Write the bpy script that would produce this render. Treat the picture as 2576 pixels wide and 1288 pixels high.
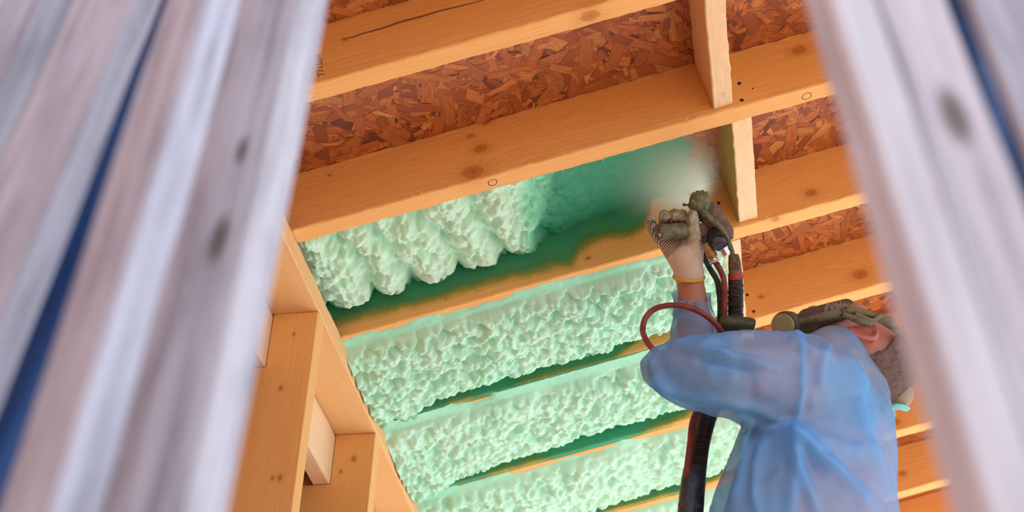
import bpy, bmesh, math, random
import numpy as np
from mathutils import Vector, Matrix
for o in list(bpy.data.objects): bpy.data.objects.remove(o)
scene = bpy.context.scene
C = scene.collection
rng = np.random.default_rng(7)
random.seed(7)

# ------------------------------------------------------------------ camera
FPX, CYPX, PITCH = 3888.91, 704.80, math.radians(14.6646)
AH = np.array([0.98592178, -0.06191185, -0.15532275])   # world X in camera axes (right, down, forward)
AS = np.array([0.16254719, 0.57266073, 0.80351609])     # world Y
AN = np.array([0.03920007, -0.81745129, 0.57466229])    # world Z
CZ = 0.95                                               # height of the lens above the floor
cam = bpy.data.cameras.new('camera'); camo = bpy.data.objects.new('camera', cam); C.objects.link(camo)
M = Matrix.Identity(4)
for i, a in enumerate((AH, AS, AN)):
    M[i][0], M[i][1], M[i][2] = a[0], -a[1], -a[2]
M[2][3] = CZ
camo.matrix_world = M
cam.sensor_width = 36.0; cam.sensor_fit = 'HORIZONTAL'
cam.lens = 36.0 * FPX / 2576.0
cam.shift_y = (CYPX - 644.0) / 2576.0
cam.clip_start = 0.05; cam.clip_end = 200
cam.dof.use_dof = True; cam.dof.focus_distance = 3.45; cam.dof.aperture_fstop = 4.6
scene.camera = camo

# ------------------------------------------------------------------ light
scene.view_settings.view_transform = 'Standard'; scene.view_settings.look = 'None'
scene.view_settings.gamma = 1.0; scene.view_settings.use_curve_mapping = False
scene.view_settings.exposure = 0.45
scene.cycles.volume_bounces = 4
world = bpy.data.worlds.new('sky'); scene.world = world; world.use_nodes = True
bg = world.node_tree.nodes['Background']; bg.inputs[0].default_value = (0.60, 0.75, 1.0, 1); bg.inputs[1].default_value = 1.5
sun = bpy.data.lights.new('sun', 'SUN'); sun.energy = 8.5; sun.color = (1.0, 0.97, 0.93); sun.angle = math.radians(0.6)
suno = bpy.data.objects.new('sun', sun); C.objects.link(suno)
suno.rotation_euler = Vector((-0.22, -0.68, -0.70)).to_track_quat('-Z', 'Y').to_euler()

# ------------------------------------------------------------------ helpers
CC = 2.15                                   # distance from the lens to the plane of the rafter undersides
RD, RT = 0.157, 0.047                       # rafter depth and thickness
NOSB = CC + RD
VR = np.array([math.cos(PITCH), 0, math.sin(PITCH)]); VN = np.array([-math.sin(PITCH), 0, math.cos(PITCH)])
VY = np.array([0., 1., 0.]); ORG = np.array([0, 0, CZ])
def RP(r, s, n): return r * VR + s * VY + n * VN + ORG
def CP(x, y, d):                            # a point seen at pixel (x, y), d metres in front of the lens
    q = np.array([(x - 1288) / FPX, (y - CYPX) / FPX, 1.0]) * d
    return np.array([q @ AH, q @ AS, q @ AN + CZ])
def lerp(a, b, t): return a + (b - a) * t
def sst(a, b, x):
    t = np.clip((x - a) / (b - a), 0, 1); return t * t * (3 - 2 * t)
def h2(i, j, seed):
    n = (i.astype(np.int64) * 374761393 + j.astype(np.int64) * 668265263 + seed * 982451653) & 0x7fffffff
    n = ((n ^ (n >> 13)) * 1274126177) & 0x7fffffff
    return ((n ^ (n >> 16)) & 0xffffff) / float(0xffffff)
def vn(x, y, seed=0):
    x = np.asarray(x, float); y = np.asarray(y, float)
    i = np.floor(x).astype(np.int64); j = np.floor(y).astype(np.int64); u = x - i; v = y - j
    u = u * u * (3 - 2 * u); v = v * v * (3 - 2 * v)
    return lerp(lerp(h2(i, j, seed), h2(i + 1, j, seed), u), lerp(h2(i, j + 1, seed), h2(i + 1, j + 1, seed), u), v)
def fbm(x, y, seed=0, oc=3):
    t = 0; a = .5
    for k in range(oc): t = t + a * vn(x * 2**k, y * 2**k, seed + k * 17); a *= .5
    return t / (1 - .5**oc)
def dome(x, y, cs, seed, rad=0.85):         # rounded bubbles packed side by side, 0..1
    x = x / cs; y = y / cs
    i = np.floor(x).astype(np.int64); j = np.floor(y).astype(np.int64); best = np.full(x.shape, 9.)
    for a in (-1, 0, 1):
        for b in (-1, 0, 1):
            ii = i + a; jj = j + b
            dx = ii + h2(ii, jj, seed) - x; dy = jj + h2(ii, jj, seed + 5) - y
            k = .8 + .5 * h2(ii, jj, seed + 9)
            best = np.minimum(best, np.sqrt(dx * dx + dy * dy) / k)
    return np.sqrt(np.clip(1 - (best / rad)**2, 0, 1))

def mesh_obj(name, verts, faces, mat=None, parent=None, smooth=True, frame=None, attrs=None):
    me = bpy.data.meshes.new(name)
    v = np.asarray(verts, float).reshape(-1, 3)
    mw = Matrix.Identity(4)
    if frame is not None:                   # frame: 4x4, verts are world, stored local
        mw = Matrix(frame)
        F = np.array(mw); v = (v - F[:3, 3]) @ F[:3, :3]
    me.from_pydata(v.tolist(), [], faces if isinstance(faces, list) else faces.tolist())
    me.update()
    if smooth:
        me.polygons.foreach_set('use_smooth', [True] * len(me.polygons))
        if len(me.polygons) < 9000: me.set_sharp_from_angle(angle=math.radians(48))
    for k, a in (attrs or {}).items():
        a = np.asarray(a, float)
        if a.ndim == 1:
            at = me.attributes.new(k, 'FLOAT', 'POINT'); at.data.foreach_set('value', a)
        else:
            at = me.attributes.new(k, 'FLOAT_COLOR', 'POINT')
            at.data.foreach_set('color', np.concatenate([a, np.ones((len(a), 1))], 1).ravel())
    o = bpy.data.objects.new(name, me); C.objects.link(o)
    if mat is not None: me.materials.append(mat)
    if parent is not None:
        o.parent = parent
        o.matrix_parent_inverse = Matrix.Identity(4)
        o.matrix_basis = WM(parent).inverted() @ mw
    else:
        o.matrix_basis = mw
    return o
def WM(o):
    m = o.matrix_basis.copy(); p = o.parent
    while p is not None: m = p.matrix_basis @ m; p = p.parent
    return m
def empty(name, loc):
    o = bpy.data.objects.new(name, None); C.objects.link(o); o.matrix_basis = Matrix.Translation(Vector(loc)); o.empty_display_size = .05; return o
def tag(o, label=None, cat=None, group=None, kind=None):
    if label: o['label'] = label
    if cat: o['category'] = cat
    if group: o['group'] = group
    if kind: o['kind'] = kind
    return o
def grid_faces(nu, nv, closed_v=False, off=0):
    u, v = np.meshgrid(np.arange(nu - 1), np.arange(nv if closed_v else nv - 1), indexing='ij')
    v2 = (v + 1) % nv
    return (np.stack([u * nv + v, (u + 1) * nv + v, (u + 1) * nv + v2, u * nv + v2], -1).reshape(-1, 4) + off).tolist()
def loft(rings, cap=True):                  # rings: (nu, nv, 3) closed around v
    rings = np.asarray(rings, float); nu, nv = rings.shape[:2]
    f = grid_faces(nu, nv, True)
    if cap: f += [list(range(nv))[::-1], [(nu - 1) * nv + k for k in range(nv)]]
    c = rings.mean((0, 1)); k = nu // 2
    a = rings[k] - c; b = np.roll(rings[k], -1, 0) - c; g = rings[min(k + 1, nu - 1)] - rings[max(k - 1, 0)]
    cr = np.cross(np.roll(rings[k], -1, 0) - rings[k], g.mean(0)[None]).reshape(-1, 3)
    if (cr * (rings[k] - rings[k].mean(0))).sum() > 0: f = [q[::-1] for q in f]
    return rings.reshape(-1, 3), f
def frames_along(p):
    p = np.asarray(p, float); t = np.gradient(p, axis=0); t /= np.linalg.norm(t, axis=1)[:, None]
    a = np.cross(t[0], [0, 0, 1.]);
    if np.linalg.norm(a) < .1: a = np.cross(t[0], [1., 0, 0])
    a /= np.linalg.norm(a); A = []
    for k in range(len(p)):
        a = a - (a @ t[k]) * t[k]; a /= np.linalg.norm(a); A.append(a)
    A = np.array(A); return t, A, np.cross(t, A)
def smooth_path(pts, n):
    pts = np.asarray(pts, float); m = len(pts)
    P = np.vstack([2 * pts[0] - pts[1], pts, 2 * pts[-1] - pts[-2]])
    out = []
    for q in np.linspace(0, m - 1 - 1e-6, n):
        i = int(q); t = q - i; a, b, c, d = P[i:i + 4]
        out.append(.5 * (2 * b + (c - a) * t + (2 * a - 5 * b + 4 * c - d) * t * t + (3 * b - a - 3 * c + d) * t**3))
    return np.array(out)
def tube(pts, rad, n=24, seg=14, cap=True, flat=1.0):
    p = smooth_path(pts, n); rad = np.atleast_1d(np.asarray(rad, float))
    r = np.interp(np.linspace(0, 1, n), np.linspace(0, 1, len(rad)), rad)
    t, A, B = frames_along(p); th = np.linspace(0, 2 * np.pi, seg, endpoint=False)
    rings = p[:, None] + r[:, None, None] * (np.cos(th)[None, :, None] * A[:, None] + flat * np.sin(th)[None, :, None] * B[:, None])
    return loft(rings, cap)
def capsule(a, b, ra, rb, seg=16, cap=5):   # closed tapered limb with round ends
    a = np.asarray(a, float); b = np.asarray(b, float); L = np.linalg.norm(b - a); t = (b - a) / L
    P = []; Rr = []
    for k in range(cap):
        q = math.pi / 2 * k / cap; P.append(a - t * ra * math.cos(q)); Rr.append(max(ra * math.sin(q), 1e-4))
    for k in range(5): P.append(lerp(a, b, k / 4)); Rr.append(lerp(ra, rb, k / 4))
    for k in range(1, cap + 1):
        q = math.pi / 2 * k / cap; P.append(b + t * rb * math.sin(q)); Rr.append(max(rb * math.cos(q), 1e-4))
    u = np.cross(t, [0, 0, 1.]);
    if np.linalg.norm(u) < .1: u = np.cross(t, [1., 0, 0])
    u /= np.linalg.norm(u); w = np.cross(t, u); th = np.linspace(0, 2 * np.pi, seg, endpoint=False)
    rings = np.array(P)[:, None] + np.array(Rr)[:, None, None] * (np.cos(th)[None, :, None] * u + np.sin(th)[None, :, None] * w)
    return loft(rings)
def ellipsoid(c, ax, nu=16, nv=20):         # ax: 3 axis vectors (with length)
    ax = np.asarray(ax, float); ph = np.linspace(.02, np.pi - .02, nu); th = np.linspace(0, 2 * np.pi, nv, endpoint=False)
    u = np.stack([np.sin(ph)[:, None] * np.cos(th), np.sin(ph)[:, None] * np.sin(th), np.repeat(np.cos(ph)[:, None], nv, 1)], -1)
    return loft(u @ ax + np.asarray(c, float))
def merge(parts):
    V = []; F = []; n = 0
    for v, f in parts:
        V.append(np.asarray(v)); F += [[i + n for i in q] for q in f]; n += len(v)
    return np.vstack(V), F
def fuse(parts, voxel, smooth_it=6):        # one continuous skin over overlapping closed volumes
    v, f = merge(parts)
    o = mesh_obj('tmp', v, f)
    bm = bmesh.new(); bm.from_mesh(o.data); bmesh.ops.recalc_face_normals(bm, faces=bm.faces); bm.to_mesh(o.data); bm.free()
    md = o.modifiers.new('r', 'REMESH'); md.mode = 'VOXEL'; md.voxel_size = voxel
    if smooth_it:
        ms = o.modifiers.new('s', 'SMOOTH'); ms.factor = .5; ms.iterations = smooth_it
    dg = bpy.context.evaluated_depsgraph_get(); dg.update()
    me = o.evaluated_get(dg).to_mesh()
    V = np.empty(len(me.vertices) * 3); me.vertices.foreach_get('co', V)
    Nn = np.empty(len(me.vertices) * 3); me.vertices.foreach_get('normal', Nn)
    F = [list(p.vertices) for p in me.polygons]
    o.evaluated_get(dg).to_mesh_clear()
    md_ = o.data; bpy.data.objects.remove(o); bpy.data.meshes.remove(md_)
    return V.reshape(-1, 3), F, Nn.reshape(-1, 3)

# ------------------------------------------------------------------ materials
class NT:
    def __init__(s, name):
        s.m = bpy.data.materials.new(name); s.m.use_nodes = True; s.t = s.m.node_tree
        s.b = s.t.nodes['Principled BSDF']; s.out = s.t.nodes['Material Output']
    def n(s, typ, **kw):
        nd = s.t.nodes.new(typ)
        for k, v in kw.items():
            if k.startswith('_'): setattr(nd, k[1:], v)
            else: s.put(nd.inputs[int(k[1:]) if k[0] == 'i' and k[1:].isdigit() else k], v)
        return nd
    def put(s, sock, v):
        if isinstance(v, bpy.types.NodeSocket): s.t.links.new(v, sock)
        elif isinstance(v, (tuple, list)) and len(v) == 3 and sock.type == 'RGBA': sock.default_value = (*v, 1)
        else: sock.default_value = v
    def math(s, op, a, b=0.0, c=None, clamp=False):
        nd = s.n('ShaderNodeMath', _operation=op, _use_clamp=clamp, i0=a, i1=b)
        if c is not None: s.put(nd.inputs[2], c)
        return nd.outputs[0]
    def mix(s, f, a, b, blend='MIX'):
        nd = s.t.nodes.new('ShaderNodeMix'); nd.data_type = 'RGBA'; nd.blend_type = blend
        s.put(nd.inputs[0], f); s.put(nd.inputs[6], a); s.put(nd.inputs[7], b); return nd.outputs[2]
    def ramp(s, f, stops):
        nd = s.t.nodes.new('ShaderNodeValToRGB'); s.put(nd.inputs[0], f); e = nd.color_ramp.elements
        while len(e) < len(stops): e.new(.5)
        for k, (p, c) in enumerate(stops): e[k].position = p; e[k].color = (*c, 1) if len(c) == 3 else c
        return nd.outputs[0]
    def noise(s, vec, scale, detail=4, rough=.55, dist=0.):
        return s.n('ShaderNodeTexNoise', Vector=vec, Scale=scale, Detail=detail, Roughness=rough, Distortion=dist).outputs[0]
    def obj(s): return s.n('ShaderNodeTexCoord').outputs['Object']
    def mapv(s, v, sc=(1, 1, 1), loc=(0, 0, 0), rot=(0, 0, 0)):
        return s.n('ShaderNodeMapping', Vector=v, Location=loc, Rotation=rot, Scale=sc).outputs[0]
    def attr(s, name, out='Fac'): return s.n('ShaderNodeAttribute', _attribute_name=name).outputs[out]
    def bump(s, h, strength=.3, dist=.002):
        nd = s.n('ShaderNodeBump', Height=h, Strength=strength, Distance=dist)
        if s.b.inputs['Normal'].is_linked:
            s.t.links.new(s.b.inputs['Normal'].links[0].from_socket, nd.inputs['Normal'])
        s.put(s.b.inputs['Normal'], nd.outputs[0])
    def set(s, **kw):
        for k, v in kw.items(): s.put(s.b.inputs[k.replace('_', ' ')], v)
        return s
def smap(t, x, a, b):
    nd = t.n('ShaderNodeMapRange', Value=x); nd.interpolation_type = 'SMOOTHSTEP'
    t.put(nd.inputs['From Min'], a); t.put(nd.inputs['From Max'], b); return nd.outputs[0]
def wood(name, pale, dark, ring=42., knots=(), spray=False, rough=.72, marks=(), fine=1.):
    t = NT(name); v = t.obj()
    rnd = t.n('ShaderNodeObjectInfo').outputs['Random']
    off = t.n('ShaderNodeCombineXYZ', X=t.math('MULTIPLY', rnd, 37.), Y=t.math('MULTIPLY', rnd, .21), Z=t.math('MULTIPLY', rnd, .13)).outputs[0]
    v2 = t.n('ShaderNodeVectorMath', _operation='ADD', i0=v, i1=off).outputs[0]
    kn = None; kcore = None
    for (kx, ky, kz, kr) in knots:
        d = t.n('ShaderNodeVectorMath', _operation='SUBTRACT', i0=v, i1=(kx, ky, kz)).outputs[0]
        d = t.n('ShaderNodeVectorMath', _operation='MULTIPLY', i0=d, i1=(.75, 1, 1)).outputs[0]
        L = t.n('ShaderNodeVectorMath', _operation='LENGTH', i0=d).outputs['Value']
        g = t.math('DIVIDE', L, kr)
        kn = g if kn is None else t.math('MINIMUM', kn, g)
    warp = t.noise(t.mapv(v2, (2.2, 9, 9)), 1.0, 3)
    sv = t.mapv(v2, (.06, 1, 1))
    dz = t.math('MULTIPLY', t.math('SUBTRACT', warp, .5), .035)
    if kn is not None:
        bulge = t.math('MULTIPLY', t.math('EXPONENT', t.math('MULTIPLY', kn, -.55)), .02)
        dz = t.math('ADD', dz, bulge)
    sv = t.n('ShaderNodeVectorMath', _operation='ADD', i0=sv, i1=t.n('ShaderNodeCombineXYZ', X=0., Y=dz, Z=dz).outputs[0]).outputs[0]
    w = t.n('ShaderNodeTexWave', _wave_type='RINGS', _rings_direction='X', _wave_profile='SAW', Vector=t.mapv(sv, (1, 1, 1), (0, .09, .05)), Scale=ring, Distortion=1.2, Detail=2.0).outputs['Fac']
    streak = t.noise(t.mapv(v2, (3, 160, 160)), 1.0, 4, .65)
    blot = t.noise(t.mapv(v2, (1.2, 7, 7)), 1.0, 3)
    fac = t.math('ADD', t.math('MULTIPLY', t.math('POWER', w, 3.), .22 * fine), t.math('MULTIPLY', streak, .42))
    fac = t.math('ADD', fac, t.math('MULTIPLY', t.math('SUBTRACT', blot, .5), .45))
    col = t.ramp(fac, [(.12, pale), (.75, dark)])
    kc = tuple(c * .45 for c in dark)
    if kn is not None:
        wob = t.math('ADD', kn, t.math('MULTIPLY', t.math('SUBTRACT', t.noise(v, 90., 2), .5), .5))
        rg = t.math('SINE', t.math('MULTIPLY', wob, 16.))
        halo = smap(t, wob, 2.6, .8)
        col = t.mix(t.math('MULTIPLY', halo, t.math('ADD', .30, t.math('MULTIPLY', rg, .10))), col, tuple(c * .75 for c in dark))
        col = t.mix(t.math('MULTIPLY', smap(t, wob, 1.15, .6), .75), col, (dark[0] * .70, dark[1] * .55, dark[2] * .5))
        col = t.mix(t.math('MULTIPLY', smap(t, wob, .30, .10), .7), col, kc)
    for (mx, my, mz, mr, mw) in marks:        # pencilled ring round a knot
        d = t.n('ShaderNodeVectorMath', _operation='SUBTRACT', i0=v, i1=(mx, my, mz)).outputs[0]
        L = t.n('ShaderNodeVectorMath', _operation='LENGTH', i0=d).outputs['Value']
        e = t.math('ABSOLUTE', t.math('SUBTRACT', L, mr))
        col = t.mix(smap(t, e, mw, mw * .4), col, (.05, .035, .03))
    if spray:
        a = t.attr('spray')
        a = t.math('ADD', a, t.math('MULTIPLY', t.math('SUBTRACT', t.noise(v, 75., 6, .75), .5), .40))
        tint = t.ramp(a, [(.2, (.56, .31, .07)), (.45, (.30, .26, .05)), (.66, (.08, .24, .10)), (1., (.045, .34, .20))])
        col = t.mix(smap(t, a, .15, .5), col, tint)
    t.set(Base_Color=col, Roughness=rough)
    t.b.inputs['Specular IOR Level'].default_value = .25
    saw = t.noise(t.mapv(v, (700, 120, 120), rot=(0, .35, .35)), 1., 2)
    t.bump(t.math('ADD', t.math('MULTIPLY', w, -.35), t.math('ADD', streak, t.math('MULTIPLY', saw, .8))), .55, .0012)
    return t.m

SPR_P, SPR_D = (.84, .46, .16), (.66, .285, .06)
def board(name, p0, ax, L, w, d, mat, parent=None, nx=40, ny=3, nz=8, rough=.0008, bev=.0025, sprayf=None, seed=1, notch=None):
    """Sawn timber: p0 = corner at (0,0,0); ax = (length, thickness, depth) unit vectors; local x runs along the grain."""
    ex, ey, ez = [np.asarray(a, float) for a in ax]
    ys = [(bev, 0)] + [(lerp(bev, w - bev, k / ny), 0) for k in range(1, ny)] + [(w - bev, 0), (w, bev)]
    ys += [(w, lerp(bev, d - bev, k / 4)) for k in range(1, 4)] + [(w, d - bev), (w - bev, d), (bev, d), (0, d - bev)]
    ys += [(0, lerp(d - bev, bev, k / nz)) for k in range(1, nz)] + [(0, bev)]
    sec = np.array(ys); nv = len(sec); xs = np.linspace(0, L, nx)
    X = np.repeat(xs[:, None], nv, 1); Y = np.repeat(sec[None, :, 0], nx, 0); Z = np.repeat(sec[None, :, 1], nx, 0)
    edge = ((sec[:, 0] <= bev) | (sec[:, 0] >= w - bev)) & ((sec[:, 1] <= bev) | (sec[:, 1] >= d - bev))
    amp = np.where(edge, rough * 1.6, rough * .5)[None]
    Y2 = Y + (vn(X * 45 + seed * 3.1, Z * 70 + Y * 50, seed) - .5) * 2 * amp
    Z2 = Z + (vn(X * 45 + 40, Y * 70 + Z * 31, seed + 3) - .5) * 2 * amp
    W = np.asarray(p0, float) + X[..., None] * ex + Y2[..., None] * ey + Z2[..., None] * ez
    if notch is not None: W = notch(W)
    v, f = loft(W)
    F = np.eye(4); F[:3, 0] = ex; F[:3, 1] = ey; F[:3, 2] = ez; F[:3, 3] = p0
    at = None
    if sprayf is not None: at = {'spray': sprayf(X, Y, Z).ravel()}
    return mesh_obj(name, v, f, mat, parent, smooth=False, frame=F, attrs=at)

# ------------------------------------------------------------------ setting: floor, roof deck, left wall
t = NT('floor_boards'); v = t.obj()
t.set(Base_Color=t.ramp(t.noise(v, 3., 5), [(.3, (.56, .53, .50)), (.7, (.66, .63, .60))]), Roughness=.8)
FLOOR_M = t.m
def block(name, x0, x1, y0, y1, z0, z1, mat, kind='structure'):
    fv = [(x, y, z) for x in (x0, x1) for y in (y0, y1) for z in (z0, z1)]
    o = mesh_obj(name, fv, [[0, 1, 3, 2], [4, 6, 7, 5], [0, 4, 5, 1], [2, 3, 7, 6], [0, 2, 6, 4], [1, 5, 7, 3]], mat, smooth=False)
    if kind: o['kind'] = kind
    return o
block('floor', -1.6, 9, 1.2, 11, -.12, 0, FLOOR_M)
t = NT('bare_earth'); v = t.obj(); t.set(Base_Color=t.ramp(t.noise(v, 2., 6), [(.3, (.36, .215, .105)), (.7, (.47, .29, .15))]), Roughness=.95)
block('ground', -30, 30, -30, 40, -.30, -.125, t.m)
block('floor_front', -1.6, 9, -1.0, 1.2, -.12, -.001, t.m)
t = NT('sky_block_boards'); v = t.obj(); t.set(Base_Color=t.ramp(t.noise(t.mapv(v, (9, 9, .6)), 1., 4), [(.3, (.16, .08, .035)), (.7, (.28, .15, .07))]), Roughness=.85)
block('sky_block_wall', -1.6, .1, -1.9, -1.8, -.125, 4.2, t.m)  # unseen wall added behind the lens to block sky light from the left



t = NT('osb'); v = t.obj()
vor = t.n('ShaderNodeTexVoronoi', Vector=t.mapv(v, (14, 60, 1), rot=(0, 0, .6)), Scale=1.0)
c0 = t.ramp(t.n('ShaderNodeSeparateColor', Color=vor.outputs['Color']).outputs[0], [(0., (.28, .07, .016)), (.5, (.44, .125, .028)), (1., (.58, .20, .045))])
t.set(Base_Color=t.mix(t.noise(v, 35., 4), c0, (.42, .12, .028)), Roughness=.6)
OSB_M = t.m
t = NT('osb_strand'); v = t.obj()
fu = t.attr('fuv', 'Color')
gr = t.noise(t.mapv(fu, (22, 700, 0)), 1., 4, .7)
qe = t.n('ShaderNodeSeparateColor', Color=fu).outputs[2]
rimd = smap(t, t.math('ABSOLUTE', t.math('SUBTRACT', qe, .5)), .36, .5)
cc_ = t.mix(smap(t, gr, .35, .75), t.attr('strand', 'Color'), (.19, .045, .010))
cc_ = t.mix(t.math('MULTIPLY', rimd, .5), cc_, (.12, .038, .012))
cc_ = t.mix(smap(t, t.noise(v, 330., 3, .6), .66, .74), cc_, (.05, .016, .008))
t.set(Base_Color=cc_, Roughness=.5)
t.bump(gr, .5, .0008)
STRAND_M = t.m

def slab(name, p0, ax, dims, mat, parent=None, kind=None):
    e = [np.asarray(a, float) for a in ax]
    v = [np.asarray(p0) + i * dims[0] * e[0] + j * dims[1] * e[1] + k * dims[2] * e[2] for i in (0, 1) for j in (0, 1) for k in (0, 1)]
    f = [[0, 1, 3, 2], [4, 6, 7, 5], [0, 4, 5, 1], [2, 3, 7, 6], [0, 2, 6, 4], [1, 5, 7, 3]]
    F = np.eye(4); F[:3, 0], F[:3, 1], F[:3, 2] = e; F[:3, 3] = p0
    o = mesh_obj(name, v, f, mat, parent, smooth=False, frame=F)
    if kind: o['kind'] = kind
    return o
R0, R1, S0, S1 = -1.0, 2.9, 1.55, 5.55
ceiling = slab('ceiling', RP(R0, S0, NOSB), (VR, VY, VN), (R1 - R0, S1 - S0, .018), OSB_M, kind='structure')

SK = [CC * k for k in (.797, .985, 1.172, 1.367, 1.554, 1.741, 1.927, 2.117, 2.305)]
def strands(name, rects, count, base, ex, ey, en, seed, parent):
    g = np.random.default_rng(seed); V = []; F = []; COL = []; FUV = []
    area = np.array([(b - a) * (d - c) for a, b, c, d in rects]); pick = g.choice(len(rects), count, p=area / area.sum())
    pal = np.array([(.60, .195, .040), (.52, .150, .030), (.43, .115, .022), (.33, .075, .015), (.12, .028, .008), (.68, .27, .065)])
    pp = [.22, .26, .22, .15, .06, .09]
    for k in range(count):
        a, b, c, d = rects[pick[k]]
        x, y = g.uniform(a, b), g.uniform(c, d)
        big = g.random() < .45
        L = g.uniform(.04, .11) if big else g.uniform(.010, .040); w = L * g.uniform(.18, .42) if big else L * g.uniform(.1, .4)
        th = g.normal(1.1, .9) if g.random() < .6 else g.uniform(0, np.pi)
        hgt = g.uniform(.0003, .0032); ct, st = math.cos(th), math.sin(th); tl = g.normal(0, .012)
        n0 = len(V); sk = g.uniform(-.25, .25) * w
        for (u, q) in ((-.5, -.5), (.5, -.5), (.5, .5), (-.5, .5)):
            lx = u * L + (sk if q > 0 else -sk) + g.normal(0, .002); ly = q * w * g.uniform(.75, 1.1)
            X, Y = x + lx * ct - ly * st, y + lx * st + ly * ct
            X = min(max(X, a), b); Y = min(max(Y, c), d)
            hz = hgt + u * L * tl
            V.append(base + X * ex + Y * ey - max(hz, .0004) * en); V.append(base + X * ex + Y * ey + .001 * en)
        i = [n0, n0 + 2, n0 + 4, n0 + 6]
        F.append(i); F += [[i[j], i[j] + 1, i[(j + 1) % 4] + 1, i[(j + 1) % 4]] for j in range(4)]
        cl = pal[g.choice(6, p=pp)] * g.uniform(.75, 1.2); COL += [cl] * 8; rk = g.uniform(0, 50)
        for (u, q) in ((-.5, -.5), (.5, -.5), (.5, .5), (-.5, .5)): FUV += [(u * L + rk, q * w, q + .5)] * 2
    o = mesh_obj(name, V, F, STRAND_M, parent, smooth=False, attrs={'strand': np.array(COL), 'fuv': np.array(FUV)})
    o['kind'] = 'stuff'; return o
rects = [(-.65, 1.35, S0 + .02, SK[0]), (-.65, 1.35, SK[0] + RT, SK[1]), (-.65, 1.35, SK[1] + RT, SK[2]), (.22, 1.35, SK[2] + RT, SK[3]), (.45, 1.4, SK[3] + RT, SK[4]),
         (.45, 1.45, SK[4] + RT, SK[5]), (.6, 1.5, SK[5] + RT, SK[6]), (.8, 1.5, SK[6] + RT, SK[7])]
strands('wood_strands', rects, 24000, RP(0, 0, NOSB), VR, VY, VN, 3, ceiling)

# ------------------------------------------------------------------ rafters and blocking
def rl(r): return r + .80                    # rafter-local x of roof coordinate r
R_A, R_L = -.80, 3.6
def spr_c(X, Y, Z):
    r = X + R_A
    px = 1750 + (r - .425) / .00097
    z = np.interp(px, [700, 850, 950, 1050, 1100, 1200, 1300, 1340, 1400, 1440, 1470, 1520, 1600, 1640, 1660, 1680, 1700],
                  [.045, .040, .038, .034, .036, .045, .041, .029, .038, .031, .066, .074, .066, .082, .11, .15, .19])
    z = 0.157 - (0.157 - z) * 1.0 + (fbm(r * 14, Z * 9, 5) - .5) * .035
    s = sst(-.055, .060, Z - z) * (Y < .02)
    s = np.maximum(s, sst(.55, 1.0, Y / RT + (fbm(r * 10, Y * 30, 9) - .5) * .6) * .95 * (r < .5) * (Z < .02))
    return s * (r < .53)
def spr_gen(rmax, zlo, seed, patch=.5):
    def fn(X, Y, Z):
        r = X + R_A
        n = fbm(r * 7, Z * 5, seed)
        s = sst(-.05, .05, Z - zlo - (n - .5) * .06) * (Y < .02)
        s = np.maximum(s, (Z < .02) * sst(patch, patch + .25, fbm(r * 6, Y * 15, seed + 4)) * .8)
        return s * sst(rmax + .06, rmax - .06, r + (vn(r * 9, Z * 20, seed) - .5) * .15)
    return fn
names = ['first', 'A', 'B', 'C', 'D', 'E', 'F', 'G', 'H']
labels = [None, 'pale spruce rafter crossing the top of the picture, nearest the viewer',
          'spruce rafter with pencil-circled knots, directly above the bay being sprayed',
          'spruce rafter with green overspray on its side, behind the spray gun',
          'spruce rafter mostly buried in green foam, second below the spray gun',
          'spruce rafter with a long bare orange strip between foam fields, passing behind the elbow',
          'spruce rafter low in the picture, green-sprayed beside the black hose',
          'spruce rafter at the lower right corner beside the worker\'s back',
          'farthest spruce rafter, past the bottom right of the picture']
knotsets = {0: (), 1: [(rl(.268), .022, 0, .016), (rl(-.30), .015, 0, .004), (rl(-.205), 0, .095, .004)],
            2: [(rl(-.035), 0, .023, .020), (rl(-.005), 0, .082, .013), (rl(.02), 0, .15, .007), (rl(-.02), 0, .125, .006), (rl(.72), 0, .11, .014), (rl(-.34), 0, .125, .004)],
            3: [(rl(.17), 0, .03, .006), (rl(.72), 0, .04, .012), (rl(-.18), 0, .028, .006), (rl(.62), .01, 0, .008)],
            4: [(rl(.85), 0, .045, .017), (rl(.59), 0, .06, .006)], 5: [], 6: [(rl(.97), 0, .03, .012)], 7: [(rl(1.02), 0, .06, .01)], 8: []}
marksets = {2: [(rl(.0), .024, 0, .0095, .0014), (rl(.70), .026, 0, .010, .0013)]}
sprf = {3: spr_c, 4: spr_gen(.24, -.012, 21, .42), 5: spr_gen(.34, -.015, 33, .62), 6: spr_gen(.42, -.005, 43, .6), 7: spr_gen(.5, .03, 53, .6)}
rafters = []
def birdsmouth(W):                            # seat cut over the wall plate
    z = W[..., 2]; low = (W[..., 0] < -.972) & (z < CZ + 1.9685)
    W[..., 2] = np.where(low, CZ + 1.9685, z); return W
for i, s in enumerate(SK):
    near = i in (1, 2, 3, 4, 5, 6)
    m = wood('rafter_wood_' + names[i], SPR_P, SPR_D, knots=knotsets[i], spray=i in sprf, marks=marksets.get(i, ()))
    o = board('rafter', RP(R_A, s, CC), (VR, VY, VN), R_L, RT, RD, m, nx=420 if near else 60, ny=6, nz=18 if near else 6, rough=.0007, sprayf=sprf.get(i), seed=i + 2, notch=birdsmouth)
    tag(o, labels[i] or 'spruce rafter just above the upper edge of the picture', 'rafter', 'roof rafters')
    rafters.append(o)
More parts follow.
